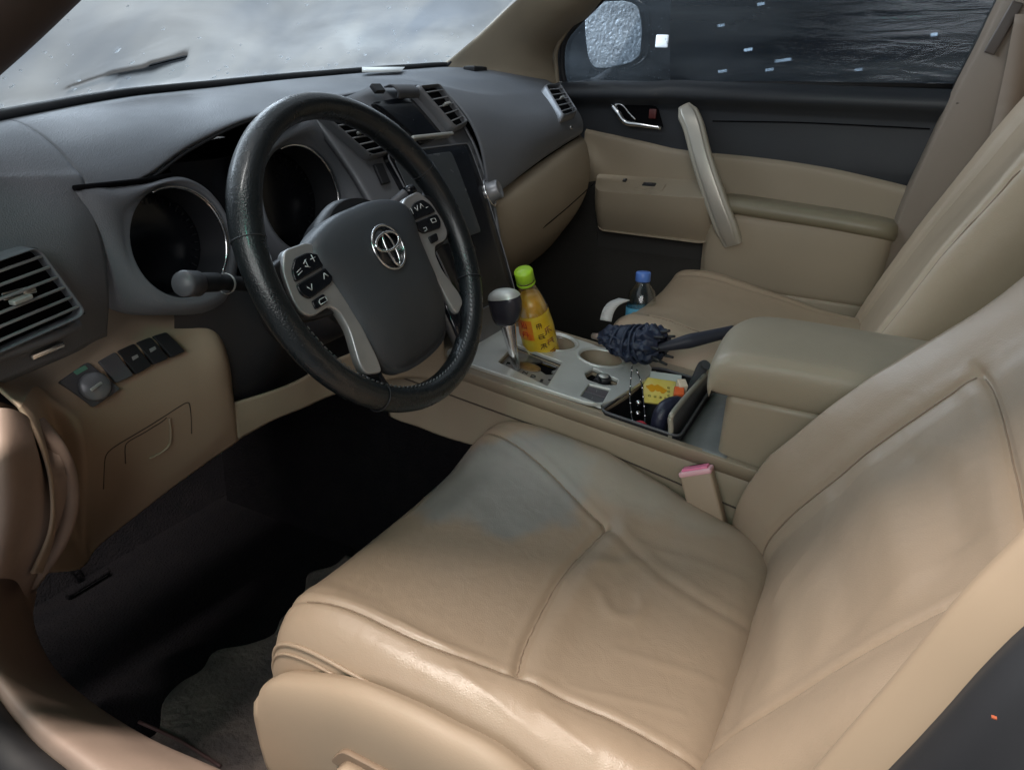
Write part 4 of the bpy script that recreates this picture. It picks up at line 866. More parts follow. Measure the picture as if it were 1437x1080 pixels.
base = cz(cup1[0], cup1[1], -.073); topb = at(734,379,'y',base[1]+.012); bax = topb-base; H = np.linalg.norm(bax); bax /= H
LIME = mat('lime_cap', (.36,.62,.03), .38)
rb_ = .0305
prof = [(.020,0),(.028,.002),(rb_,.008),(rb_,.03),(rb_-.001,.045),(rb_+.0,.06),(rb_,H*.52),(rb_-.0025,H*.60),(rb_-.004,H*.70),(rb_-.010,H*.79),(rb_-.016,H*.86),(.0135,H*.885),(.0135,H-.018)]
tb = bottle('tea_bottle', 'plastic bottle of amber tea with lime green cap in cup holder', base, bax, prof, [(.0148,H-.020),(.0158,H-.0185),(.0158,H-.003),(.0145,H-.0005),(.0005,H)], TEA, PET, LIME,
            [(.018,.003),(.026,.004),(rb_-.0015,.009),(rb_-.0015,.06),(rb_-.0015,H*.52),(rb_-.004,H*.60),(rb_-.0055,H*.70),(rb_-.0115,H*.79),(.0005,H*.80)])
put('cap_ring', MB().lathe([(.0150,H-.027),(.0158,H-.026),(.0158,H-.023),(.0150,H-.022)], base, bax, 36, cap=False), LIME, tb)
# wrap-round label: yellow with orange block and dark characters, only the shape of print
vd = CAM-base; vd -= bax*(vd@bax); vd /= np.linalg.norm(vd); vs = np.cross(bax, vd)
def bl(ang, h, r=rb_+.0004):
    rr_ = r if h < H*.52 else r-(.0025+.0)*(min(h, H*.6)-H*.52)/(H*.08) if h < H*.6 else r-.0025-(.0015)*(min(h,H*.7)-H*.6)/(H*.1)
    return base+bax*h+rr_*(math.cos(ang)*vd+math.sin(ang)*vs)
def patch(name, a0, a1, h0, h1, material, parent, r=rb_+.0006, n=14, nh=4):
    return put(name, MB().grid(np.array([[bl(a, h, r) for a in np.linspace(a0, a1, n)] for h in np.linspace(h0, h1, nh)])), material, parent)
YEL = mat('yellow_label', (.80,.50,.02), .35, mottle=(40, (.85,.66,.08), .9), )
lb = patch('label', -2.6, 2.2, .052, H*.68, YEL, tb, rb_+.0004, 50, 20)
ORG = mat('orange_print', (.78,.16,.02), .4, mottle=(90,(.85,.40,.04),.8)); INK = mat('dark_brown_print', (.06,.02,.01), .5); CREAM = mat('cream_print', (.78,.72,.42), .5)
patch('print_block', -1.35, -.25, H*.50, H*.66, ORG, lb, rb_+.0014, 20, 12); patch('print_block', -1.5, -.75, .055, H*.40, CREAM, lb, rb_+.0014, 20, 12)
rg = random.Random(7)
def glyph(ang, h, s, material, parent, r=rb_+.0018):
    """an ideograph-like sign: a few crossing strokes"""
    mb = MB(); da = s/rb_
    for (x0, y0, x1, y1) in rg.sample([(-.4,.35,.4,.35),(-.5,0,.5,0),(-.4,-.35,.4,-.35),(0,.5,0,-.5),(-.35,.4,-.35,-.4),(.35,.4,.35,-.4),(-.1,.1,-.5,-.5),(.1,.1,.5,-.5)], 5):
        mb.tube([bl(ang+da*x0, h+s*y0, r), bl(ang+da*x1, h+s*y1, r)], s*.055, 5)
    return put('character', mb, material, parent)
for k in range(3): glyph(.15+.0*k, H*(.60-.085*k)+.002, .011, INK, lb)
for k in range(4): glyph(.62, H*(.55-.10*k), .014, mat('brown_print', (.32,.13,.03), .5) if k == 0 else bpy.data.materials['brown_print'], lb)
for k in range(3): glyph(-1.05, H*(.36-.075*k), .011, INK, lb)
for k in range(2): glyph(-.75+.0*k, H*(.62-.075*k), .013, mat('red_print', (.50,.03,.01), .5) if k == 0 else bpy.data.materials['red_print'], lb)
# water bottle in the far footwell beside the passenger seat
wb = at(903,382,'x',.36); wd_ = np.array([.05,.05,1.]); wd_ /= np.linalg.norm(wd_); wbase = wb-wd_*.185
WATER = mat('blue_water', (.04,.15,.24), .15)
wt = bottle('water_bottle', 'clear water bottle with blue cap standing beyond the passenger seat', wbase, wd_, [(.022,0),(.030,.004),(.031,.05),(.029,.06),(.031,.07),(.031,.12),(.026,.145),(.014,.162),(.0135,.172)],
            [(.0145,.166),(.0155,.168),(.0155,.184),(.014,.186),(.0005,.186)], WATER, PET, mat('blue_cap', (.10,.22,.62), .4), [(.020,.003),(.029,.006),(.030,.05),(.028,.06),(.030,.07),(.030,.115),(.0005,.116)])
put('label', MB().lathe([(.0316,.075),(.0318,.076),(.0318,.112),(.0316,.113)], wbase, wd_, 40, cap=False), mat('blue_label', (.12,.42,.62), .4), wt)
# pale strap and its bracket
STR = mat('pale_strap', (.48,.48,.46), .5, bump=('wave',120,.5,.001))
s0 = [at(850,450,'x',.155), at(854,436,'x',.165), at(862,426,'x',.175), at(876,420,'x',.19)]
sm_ = MB(); SG = crspline(s0, 24); sm_.grid(np.array([[p+np.array([0,.011,0]) for p in SG], [p+np.array([0,-.011,.0]) for p in SG]]))
stp = put('seat_strap', sm_, STR, None, solid=.0025); props(stp, 'short pale woven strap curling over the passenger seat corner', 'strap')
# umbrella
um = thing('folded_umbrella', 'folded navy umbrella with black handle lying over the console edge', 'umbrella', (.10,-.20,.47))
NAVY = mat('navy_cloth', (.012,.020,.045), .55, bump=('noise',160,.5,.003), mottle=(22,(.022,.03,.06),.7))
ua, ub, uc = at(843,473,'z',.475), at(930,487,'z',.492), at(1022,466,'z',.515)
u = (ub-ua); ul = np.linalg.norm(u); u /= ul; U1 = np.cross(u, [0,0,1]); U1 /= np.linalg.norm(U1); U2 = np.cross(U1, u)
rows = []; nu_ = 64
for i, t in enumerate(np.linspace(0, 1, 46)):
    r = np.interp(t, [0,.06,.2,.45,.7,.85,.95,1], [.008,.014,.020,.026,.029,.030,.026,.014])
    row = []
    for j in range(nu_):
        a = 2*PI*j/nu_; f = 1+.13*math.sin(8*a+9*t)+.07*math.sin(17*a-5*t)+.09*math.sin(2*PI*t*7+a)
        row.append(ua+u*ul*t*1.0+(U1*math.cos(a)+U2*math.sin(a)*.82)*r*f*1.18+U2*(.004*math.sin(t*9)))
    rows.append(row)
put('canopy', MB().grid(np.array(rows), cu=True), NAVY, um)
for k, tpos in enumerate((.32,.50,.62,.74)):
    r = np.interp(tpos, [.2,.45,.7], [.0205,.0272,.0305])*1.22
    put('canopy_fold', MB().tube([ua+u*ul*tpos+u*.006*math.sin(a+k)+(U1*math.cos(a)+U2*math.sin(a)*.84)*r for a in np.linspace(0,2*PI,30,endpoint=False)], .0028, 6, closed=True), NAVY, um)
put('canopy_band', MB().lathe([(.0285,-.006),(.0295,0),(.0285,.006)], ua+u*ul*.45, u, 36, cap=False), NAVY, um)
for k in range(8):
    a = 2*PI*k/8+.2; d0 = ua+u*ul*.86+(U1*math.cos(a)+U2*math.sin(a)*.9)*.022; d1 = ua+u*ul*(1.06+.05*rg.random())+(U1*math.cos(a)+U2*math.sin(a)*.9)*(.026+.006*rg.random())
    put('rib_tip', MB().tube([d0, (d0+d1)/2, d1], [.003,.0028,.0022], 8), BLACKP, um)
hd = uc-ub; hl = np.linalg.norm(hd); hd /= hl
put('handle', MB().tube(crspline([ub-hd*.02, ub+hd*.015, ub+hd*hl*.4, ub+hd*hl*.7, ub+hd*hl*1.08], 24), np.interp(np.linspace(0,1,24), [0,.2,.5,.85,1], [.006,.0085,.0125,.0105,.010]), 14), mat('umbrella_handle', (.030,.032,.045), .42), um)
put('shaft_tip', MB().tube([ua-u*.018, ua], [.0055,.007], 12), mat('tip_brown', (.22,.17,.14), .45), um)
# things in the bin
YC = mat('yellow_packet', (.82,.66,.12), .4, mottle=(25, (.85,.75,.32), .8))
def card(name, c4, depth, n_h, material, nrm, p0_, thick, parent=None, origin=None, bev=.0008):
    P = [onp(x, y, p0_, nrm) for x, y in c4]; o = sum(P)/4; a = P[1]-P[0]; a /= np.linalg.norm(a); nrm = np.array(nrm, float); nrm /= np.linalg.norm(nrm); b = np.cross(nrm, a)
    return put(name, MB().prism(rpoly([((p-o)@a, (p-o)@b) for p in P], .002), o, [a, b, nrm], -thick, 0, bev), material, parent), o, a, b, nrm
pk0 = cz(.01,-.270,-.012); pkn = np.array([-.35,-.25,.9])
pk = thing('snack_packet', 'yellow packet with orange print lying in the open console bin', 'packet', tuple(pk0+np.array([0,0,-.01])))
body, o_, a_, b_, n_ = card('packet_body', [(903,528),(949,535),(944,569),(903,563)], 0, 0, YC, pkn, pk0, .004, pk)
for (u0, v0, s_) in ((-.012,.004,.009),(-.002,.006,.008),(.006,.002,.007)):
    put('print_shape', MB().prism([(u0+s_*math.cos(t)*(1+.25*math.sin(3*t)), v0+s_*.8*math.sin(t)*(1+.2*math.cos(4*t))) for t in np.linspace(0,2*PI,24,endpoint=False)], o_, [a_, b_, n_], .0001, .0005+.0001*abs(u0)*10, 0), mat('amber_print', (.75,.36,.02), .4), body)
def gl2(u0, v0, s_, m__, par):
    mb = MB()
    for (x0, y0, x1, y1) in rg.sample([(-.4,.35,.4,.35),(-.5,0,.5,0),(-.4,-.35,.4,-.35),(0,.5,0,-.5),(-.35,.4,-.35,-.4),(.35,.4,.35,-.4)], 4):
        mb.tube([o_+a_*(u0+x0*s_)+b_*(v0+y0*s_)+n_*.0008, o_+a_*(u0+x1*s_)+b_*(v0+y1*s_)+n_*.0008], .0004, 5)
    put('character', mb, m__, par)
OL = mat('olive_print', (.22,.20,.03), .5)
for k in range(3): gl2(.016,.010-.009*k,.005,OL,body)
for k in range(4): gl2(-.016+.009*k,-.014,.005,OL,body)
cd1, *_r = card('white_card', [(911,520),(957,526),(955,548),(911,543)], 0, 0, mat('white_card_stock', (.66,.72,.70), .5), pkn, pk0-np.array([0,0,.004])+pkn*-.004, .0012)
props(cd1, 'white card tucked behind the yellow packet in the bin', 'card')
o1 = at(952,556,'x',.0)
lt1 = thing('orange_lighter', 'orange and cream box beside the yellow packet in bin', 'box', tuple(o1))
put('box_body', MB().box(o1, (.010,.008,.013), [(.9,.3,.3),(-.35,.93,0),(-.28,-.1,.95)], .0015), mat('orange_box', (.75,.13,.03), .4), lt1)
put('box_top', MB().box(o1+np.array([.014,.0,.012]), (.009,.007,.009), [(.8,.5,.3),(-.5,.85,0),(-.25,-.15,.95)], .0012), mat('cream_box', (.72,.60,.45), .45), lt1)
o2 = None
ph = put('dark_pouch', MB().tube(crspline([at(922,622,'x',-.085), at(924,595,'x',-.085), at(932,575,'x',-.075), at(948,566,'x',-.05), at(958,568,'x',-.03)], 20), [.010+.003*math.sin(i/19*PI) for i in range(20)], 14), mat('dark_navy_pouch', (.018,.020,.04), .4, bump=('noise',90,.6,.003)), None)
props(ph, 'dark navy pouch leaning against the raised bin lid', 'pouch')
# keys: two chained lanyard cords, silver beads and a red charm
CH = thing('key_lanyard', 'beaded cord with silver beads and red charm in the console bin', 'lanyard', tuple(cz(-.06,-.27,-.05)))
c1_ = [at(887,514,'x',-.03), at(885,535,'x',-.045), at(884,556,'x',-.065), at(886,580,'x',-.088), at(890,601,'x',-.112)]
c2_ = [at(893,518,'x',-.02), at(900,537,'x',-.035), at(903,560,'x',-.06), at(905,585,'x',-.085), at(905,605,'x',-.112)]
for pts in (c1_, c2_):
    k = put('cord', MB().tube(crspline(pts, 30), .0011, 6), BLACKP, CH)
    for i, p in enumerate(crspline(pts, 16)[1:]):
        if i % 2 == 0: put('bead', MB().lathe([(.0004,-.0018),(.0016,-.0008),(.0016,.0008),(.0004,.0018)], p, (0,0,1), 10), CHROME, k)
for px, py, r in ((896,565,.0042),(895,580,.0042)):
    put('bead', MB().lathe([(r*math.sin(t)+.0002, -r*math.cos(t)) for t in np.linspace(0, PI, 10)], at(px,py,'x',-.07), (0,0,1), 16), CHROME, CH)
rc = at(899,600,'x',-.108)
put('charm', MB().lathe([(.001,-.010),(.010,-.006),(.013,0),(.010,.005),(.001,.008)], rc, (-.3,-.4,.9), 20), mat('red_charm', (.55,.02,.05), .3), CH)
# small things on the dashboard top
d0 = None; nq = [at(508,101.5,'y',.40), at(562,101,'y',.40), at(568,94.5,'y',.46), at(508,94.5,'y',.46)]
nt_ = put('paper_note', MB().grid(np.array([[nq[0],nq[1]],[nq[3],nq[2]]])), mat('white_paper', (.72,.73,.70), .6), None, solid=.001)
props(nt_, 'white folded paper note lying on the dashboard near the windscreen', 'paper')
d1 = at(667,99,'y',.40)
bb = thing('dash_sensor', 'small black box standing on the right end of the dashboard', 'sensor box', tuple(d1-np.array([0,0,.008])))
put('housing', MB().box(d1, (.030,.016,.0085), None, .003), BLACKP, bb); put('lens', MB().box(d1+np.array([0,0,.0088]), (.022,.010,.0012), None, .001), mat('sensor_top', (.18,.18,.17), .35), bb)
# ================================================================== PASSENGER DOOR
door = thing('passenger_door', 'passenger door trim with black upper panel and beige armrest', 'car door', (.74,-.2,.45))
XD = .74
def dquad(name, pts, x, th, material, r=.01, bev=.003, parent=door, seg=4, dome=0):
    P = np.array([at(px, py, 'x', x) for px, py in pts]); return put(name, MB().prism(rpoly([(p[1], p[2]) for p in P], r, seg), (x, 0, 0), [(0,1,0),(0,0,1),(-1,0,0)], -th, 0, bev, dome=dome), material, parent)
# belt ledge: rolls from the glass toward the cabin, then down the black panel
yb = [.34,.26,.15,.03,-.02,-.15,-.30,-.45,-.60,-.80]
rows = []
for y in yb:
    zt = .895-.004*(y > .0)-.010*max(0, (y-.1)/.2); e = .012 if y > -.02 else .006
    rows.append([(XD+.030,y,zt-.004),(XD+.022,y,zt+.002),(XD+.006-e*.5,y,zt-.001),(XD-.010-e,y,zt-.014),(XD-.014-e,y,zt-.034),(XD-.006,y,zt-.055),(XD-.001,y,zt-.075),(XD+.001,y,.76 if y>0 else .74),(XD+.004,y,.715),(XD+.008,y,.70)])
put('upper_panel', MB().grid(surf(rows, 60, 80), flip=True), DOORBLK, door)
put('panel_gap', MB().tube(crspline([at(1000,170,'x',XD-.008), at(1120,172,'x',XD-.008), at(1250,178,'x',XD-.008), at(1305,181,'x',XD-.008)], 30), .0015, 6), VOID, door)
# beige middle panel, lower edge of the black part slopes down to the rear
bz = crspline([at(822,183,'x',XD-.004), at(900,200,'x',XD-.004), at(960,213,'x',XD-.004), at(1060,223,'x',XD-.004), at(1160,238,'x',XD-.004), at(1272,264,'x',XD-.004), at(1400,298,'x',XD-.004)], 40)
rows = []
for p in bz[::3]:
    rows.append([(XD+.002,p[1],p[2]+.004),(XD-.006,p[1],p[2]-.001),(XD-.010,p[1],p[2]-.012),(XD-.008,p[1],(p[2]+.62)/2),(XD-.004,p[1],.66 if p[1] > .1 else .60),(XD+.0,p[1],.645 if p[1] > .1 else .53)])
put('middle_panel', MB().grid(surf(rows, 40, 60), flip=True), BEIGE_S, door)
put('lower_panel', MB().grid(surf([[(XD+.006,y,.66),(XD+.004,y,.55),(XD-.01,y,.45),(XD-.018,y,.35),(XD-.01,y,.2),(XD+.0,y,.08)] for y in (.36,.15,-.05,-.3,-.55,-.68)], 40, 30), flip=True), mat('shade_dark_door', (.030,.028,.024), .9, bump=('noise',300,.6,.003)), door)  # lower door painted dark to stand in for shade below the dash
# armrest shelf with the window switch (front part)
F = [at(836,250,'x',.665), at(850,239,'x',.70), at(900,240,'x',.725)]
def shelf(name, pts, depth, material, x_in, zdrop, bev=.01):
    """pts = outline of the top seen from above [(x, y)], z; extruded down"""
    return None
z_s = .668
sh_o = rpoly([(.74,.150),(.672,.128),(.655,.110),(.655,-.150),(.668,-.172),(.74,-.172)], .02, 5)
SX = np.array([.93,0,.37]); SY = np.array([0,1,-.03]); SN = np.cross(SX, SY); SN /= np.linalg.norm(SN); SO = np.array([.697,0,z_s-.008])
sh_o = [((a-.697)/.93, b) for a, b in sh_o]
put('armrest_front', MB().prism(sh_o, SO, [SX,SY,SN], -.003, 0, .002), BEIGE_S, door)
put('armrest_front', MB().grid(np.array([[SO+SX*a+SY*b+SN*0-np.array([-.04*k*k,0,.105*k]) for a, b in sh_o] for k in (0,.3,.6,.9,1)]), cu=True).prism([(a*.9,b*.98) for a,b in sh_o], SO-np.array([-.03,0,.105]), [(1,0,.4),(0,1,0),(0,0,1)], -.002, 0), BEIGE_S, door)
pwin = put('switch_plate', MB().prism(rpoly([(-.016,-.036),(.016,-.036),(.016,.036),(-.016,.036)], .003), onp(912,262,SO,SN), [SX,SY,SN], -.001, .0012, .0005), BEIGE_S, door)
for nm, px, py, hx, hy in (('window_switch',911,259,.007,.016),('lock_switch',877,253,.006,.0045)):
    q = onp(px,py,SO+SN*.0015,SN); b = put(nm, MB().box(q, (hx,hy,.0022), [SX,SY,SN], .0012), BLACKP, door)
    put('switch_rocker', MB().box(q+np.array([.001,.002,.0028]), (hx*.5,hy*.5,.001), None, .0005), ICON if hx < .007 else GREY_D, b)
# rear arm pad
pad_r = []
for y, xi, zt in ((-.168,.700,.628),(-.176,.680,.642),(-.20,.668,.650),(-.30,.664,.646),(-.42,.662,.640),(-.50,.662,.634),(-.545,.672,.628),(-.562,.695,.622),(-.566,.72,.618)):
    pad_r.append([(.742,y,zt+.004),(xi+.030,y,zt+.004),(xi+.010,y,zt),(xi,y,zt-.014),(xi+.006,y,zt-.030),(xi+.03,y,zt-.038),(.742,y,zt-.038)])
put('arm_pad', MB().grid(surf(pad_r, 34, 60)), mat('olive_beige_vinyl', (.245,.215,.145), .42, bump=('noise',500,.3,.0008), mottle=(12,(.20,.175,.12),.6)), door)
# body below the pad
rows = []
for y, x in ((-.15,.70),(-.17,.683),(-.22,.676),(-.35,.674),(-.48,.674),(-.535,.680),(-.556,.70),(-.56,.74)):
    rows.append([(x+.01,y,.62),(x,y,.60),(x+.003,y,.54),(x+.012,y,.47),(x+.02,y,.44),(x+.045,y,.43)])
put('armrest_body', MB().grid(surf(rows, 24, 50)), BEIGE_S, door)
# map pocket lower
rows = []
for y, x in ((-.24,.74),(-.255,.702),(-.28,.696),(-.40,.694),(-.52,.70),(-.57,.74)):
    rows.append([(x+.004,y,.445),(x-.004,y,.437),(x-.006,y,.42),(x-.004,y,.30),(x+.01,y,.12)])
put('map_pocket', MB().grid(surf(rows, 24, 40)), BEIGE_S, door)
dquad('door_shade_panel', [(838,300),(1030,345),(1035,420),(900,420),(838,380)], .735, .006, mat('door_shade', (.035,.033,.03), .8), .02)  # dark sheet stands in for shade on the lower door front
# pull handle: silver faced strap from the ledge down to the arm pad
hpts = crspline([at(960,148,'x',.715), at(972,175,'x',.690), at(985,225,'x',.668), at(1003,280,'x',.658), at(1018,320,'x',.660), at(1028,344,'x',.672)], 40)
wds = np.interp(np.linspace(0,1,40), [0,.08,.4,.8,1], [.014,.023,.023,.025,.021])
rows = []
T_ = np.gradient(hpts, axis=0)
for i, p in enumerate(hpts):
    t = T_[i]/np.linalg.norm(T_[i]); w_ = np.array([0, 1., 0])-t*t[1]; w_ /= np.linalg.norm(w_); n = np.cross(t, w_); n = n if n[0] < 0 else -n
    rows.append([p+w_*wds[i]*a+n*b for a, b in ((1,-.018),(1.05,-.006),(.95,.001),(.62,.003),(0,.0035),(-.62,.003),(-.95,.001),(-1.05,-.006),(-1,-.018))])
ph_ = put('pull_handle', MB().grid(np.array([crspline(r, 26) for r in rows])), mat('handle_beige', (.40,.37,.30), .4), door)
rows = []
for i, p in enumerate(hpts[1:-1]):
    i += 1; t = T_[i]/np.linalg.norm(T_[i]); w_ = np.array([0, 1., 0])-t*t[1]; w_ /= np.linalg.norm(w_); n = np.cross(t, w_); n = n if n[0] < 0 else -n
    rows.append([p+w_*wds[i]*a+n*b for a, b in ((.62,.002),(.60,.0048),(0,.0056),(-.60,.0048),(-.62,.002))])
put('handle_inlay', MB().grid(np.array([crspline(r, 14) for r in rows])), mat('champagne_inlay', (.46,.43,.37), .36, metal=.5), ph_)
# inner release: dark cup, chrome lever
cupo = [(866,147),(905,144),(922,150),(930,180),(880,176),(868,160)]
dquad('release_cup', cupo, XD-.0085, .01, VOID, .008, .002)
lv = []
lv = put('release_lever', MB().tube(crspline([at(860,149,'x',.728), at(868,160,'x',.722), at(878,172,'x',.718), at(896,175,'x',.716), at(928,180,'x',.722)], 30), np.interp(np.linspace(0,1,30), [0,.2,.5,1], [.0065,.0075,.006,.0042]), 12), CHROME, door)
put('release_bezel', MB().tube(crspline([at(858,148,'x',.730), at(872,147,'x',.730), at(884,160,'x',.731), at(892,168,'x',.731)], 20), .0025, 8), CHROME, lv)
put('lock_tab', MB().box(at(916,160,'x',.728), (.003,.009,.011), None, .002), mat('dark_red_tab', (.10,.02,.018), .4), door)
# glass and frames
GW = at(790,112,'x',.775)
def glass_mat(name, tint, haze, streak_rot=0.0, film=(.42,.50,.56), base_t=(.55,.62,.68), amt=1.0, thr=(.45,.75), sc=(3,30,8), lo=0.05, hi=.6, trl=.7, diff2=None, gloss=1.0, grough=.06, bst=.25):
    mt = bpy.data.materials.new(name); mt.use_nodes = True; nt = mt.node_tree; N = nt.nodes; L = nt.links; N.remove(N['Principled BSDF']); out = N['Material Output']
    tc = N.new('ShaderNodeTexCoord'); mp = N.new('ShaderNodeMapping'); mp.inputs['Scale'].default_value = sc; mp.inputs['Rotation'].default_value = (streak_rot, 0, 0)
    L.new(tc.outputs['Object'], mp.inputs['Vector'])
    n1 = N.new('ShaderNodeTexNoise'); n1.inputs['Scale'].default_value = 1.0; n1.inputs['Detail'].default_value = 8; n1.inputs['Distortion'].default_value = .6; L.new(mp.outputs[0], n1.inputs['Vector'])
    r = N.new('ShaderNodeMapRange'); r.inputs[1].default_value, r.inputs[2].default_value = thr; r.inputs[3].default_value = lo; r.inputs[4].default_value = hi; L.new(n1.outputs['Fac'], r.inputs[0])
    tr = N.new('ShaderNodeBsdfTransparent'); tr.inputs[0].default_value = (*base_t, 1)
    df = N.new('ShaderNodeBsdfDiffuse'); df.inputs[0].default_value = (*film, 1)
    tl = N.new('ShaderNodeBsdfTranslucent'); tl.inputs[0].default_value = (*film, 1)
    mx = N.new('ShaderNodeMixShader'); mx.inputs[0].default_value = trl; L.new(df.outputs[0], mx.inputs[1]); L.new(tl.outputs[0], mx.inputs[2])
    m2 = N.new('ShaderNodeMixShader'); L.new(r.outputs[0], m2.inputs[0]); L.new(tr.outputs[0], m2.inputs[1]); L.new(mx.outputs[0], m2.inputs[2])
    gl = N.new('ShaderNodeBsdfGlossy'); gl.inputs['Roughness'].default_value = grough; gl.inputs[0].default_value = (.8,.85,.9,1)
    n2 = N.new('ShaderNodeTexNoise'); n2.inputs['Scale'].default_value = 2.2; n2.inputs['Detail'].default_value = 4; n2.inputs['Distortion'].default_value = 2; L.new(mp.outputs[0], n2.inputs['Vector'])
    bp = N.new('ShaderNodeBump'); bp.inputs['Strength'].default_value = bst; bp.inputs['Distance'].default_value = .008; L.new(n2.outputs['Fac'], bp.inputs['Height']); L.new(bp.outputs[0], gl.inputs['Normal'])
    fr = N.new('ShaderNodeFresnel'); fr.inputs[0].default_value = 1.45
    fm = N.new('ShaderNodeMath'); fm.operation = 'MULTIPLY'; fm.inputs[1].default_value = gloss; L.new(fr.outputs[0], fm.inputs[0]); m3 = N.new('ShaderNodeMixShader'); L.new(fm.outputs[0], m3.inputs[0]); L.new(m2.outputs[0], m3.inputs[1]); L.new(gl.outputs[0], m3.inputs[2]); L.new(m3.outputs[0], out.inputs[0])
    if diff2:
        r2 = N.new('ShaderNodeTexNoise'); r2.inputs['Scale'].default_value = diff2[0]; r2.inputs['Detail'].default_value = 3; mp2 = N.new('ShaderNodeMapping'); mp2.inputs['Rotation'].default_value = (0,0,.3); L.new(tc.outputs['Object'], mp2.inputs[0]); L.new(mp2.outputs[0], r2.inputs['Vector'])
        rr2 = N.new('ShaderNodeMapRange'); rr2.inputs[1].default_value = .38; rr2.inputs[2].default_value = .66; L.new(r2.outputs['Fac'], rr2.inputs[0])
        mc = N.new('ShaderNodeMix'); mc.data_type = 'RGBA'; mc.inputs[6].default_value = (*film, 1); mc.inputs[7].default_value = (*diff2[1], 1); L.new(rr2.outputs[0], mc.inputs[0])
        L.new(mc.outputs[2], df.inputs[0]); L.new(mc.outputs[2], tl.inputs[0])
    return mt
SG_M = glass_mat('streaked_side_glass', None, None, -.55, film=(.22,.26,.30), base_t=(.62,.66,.7), thr=(.42,.80), sc=(1,3,14), lo=.08, hi=.5, trl=.5, gloss=.7, bst=.12)
gx = .772
gpts = [at(790,117,'x',gx), at(788,60,'x',gx), at(842,-4,'x',gx), np.array([gx,.02,1.42]), np.array([gx,-.86,1.42]), at(1400,0,'x',gx), at(1342,117,'x',gx)]
sgl = put('side_window', MB().prism([(p[1], p[2]) for p in gpts], (gx,0,0), [(0,1,0),(0,0,1),(-1,0,0)], -.002, .002, 0), SG_M, door)
fl_p = [at(940,116,'x',gx-.003), at(941,-60,'x',gx-.003), at(1460,-60,'x',gx-.003), at(1400,0,'x',gx-.003), at(1340,116,'x',gx-.003)]
FILM = glass_mat('tint_film', None, None, -.9, film=(.34,.39,.43), base_t=(.50,.54,.58), thr=(.44,.74), sc=(1,1.6,9), lo=.05, hi=.62, trl=.5, gloss=.8, grough=.16, bst=.16)
put('tint_film', MB().prism([(p[1], p[2]) for p in fl_p], (gx-.003,0,0), [(0,1,0),(0,0,1),(-1,0,0)], -.0004, .0004, 0), FILM, door)
# window frame rubber
wf = crspline([at(793,118,'x',.755), at(789,95,'x',.755), at(791,62,'x',.755), at(806,38,'x',.755), at(842,2,'x',.755), at(880,-40,'x',.755)], 40)
put('window_seal', MB().tube(wf, .0075, 8), RUBBER, door)
put('window_seal', MB().tube([at(790,121,'x',.758), at(900,119,'x',.758), at(1100,118,'x',.758), at(1345,122,'x',.758)], .006, 8), RUBBER, door)
put('window_seal', MB().tube([at(1341,124,'x',.752), at(1373,60,'x',.752), at(1404,-2,'x',.752), at(1440,-70,'x',.752)], .007, 8), RUBBER, door)
# film scratches and hard creases on the window: thin raised folds of the plastic film
CREASE = mat('film_crease', (.55,.60,.62), .2, spec=.8)
for a, b in ():
    P = crspline([at(*a,'x',gx-.005), at((a[0]+b[0])/2,(a[1]+b[1])/2+2,'x',gx-.005), at(*b,'x',gx-.005)], 12); put('film_crease', MB().tube(P, np.interp(np.linspace(0,1,12),[0,.5,1],[.0001,.0004,.0001]), 5), CREASE, sgl)
# water drops
DROP = mat('water_drop', (.75,.80,.84), .05, spec=1.0, metal=.4)
rg2 = random.Random(11); dm = MB()
for k in range(240):
    px, py = (rg2.uniform(795,940), rg2.uniform(2,112)) if k < 150 else (rg2.uniform(940,1370), rg2.uniform(2,114))
    p = at(px, py, 'x', gx+.003); r = rg2.uniform(.0007,.0019)*(1 if k < 150 else .8); dm.lathe([(r,0),(r*.8,r*.5),(.0001,r*.7)], p, (1,0,0), 6, cap=False)
props(put('water_drops', dm, DROP, sgl), kind='stuff')
# ---- wing mirror outside
mir = thing('wing_mirror', 'passenger wing mirror outside covered with water drops', 'wing mirror', (.93,.18,.97))
mp_ = [(822,12),(838,3),(880,1),(897,8),(903,40),(900,78),(888,88),(856,96),(834,96),(826,80),(822,45)]
mx_ = .92; P = np.array([at(px, py, 'x', mx_) for px, py in mp_])
def msh(P, k):
    c = P.mean(0); return c+(P-c)*k
ax_m = [(0,1,0),(0,0,1),(-1,0,0)]
c_ = P.mean(0); MO = rpoly([(p[1]-c_[1], p[2]-c_[2]) for p in P], .02, 4)
ho = MO*1.13+np.array([-.008,-.002]); rings = []
for k, h in ((.0+.02,-.085),(.5,-.08),(.85,-.06),(1.0,-.025),(1.0,.0),(.97,.004),(.93,.002)): rings.append(np.array([c_+np.array([-h, a*k, b*k]) for a, b in ho]))
put('mirror_housing', MB().grid(np.array(rings), cu=True), BLACKG, mir)
MG = mat('wet_mirror_glass', (.46,.52,.57), .35, metal=.2, bump=('noise',110,.9,.004), mottle=(40,(.30,.34,.38),.9)); 
put('mirror_glass', MB().prism(MO*.99, c_+np.array([-.004,0,0]), ax_m, -.004, .002, .001), MG, mir)
put('mirror_arm', MB().tube([c_+np.array([.01,-.01,-.09]), c_+np.array([-.06,.02,-.125]), c_+np.array([-.13,.03,-.13])], [.02,.022,.02], 12), BLACKG, mir)
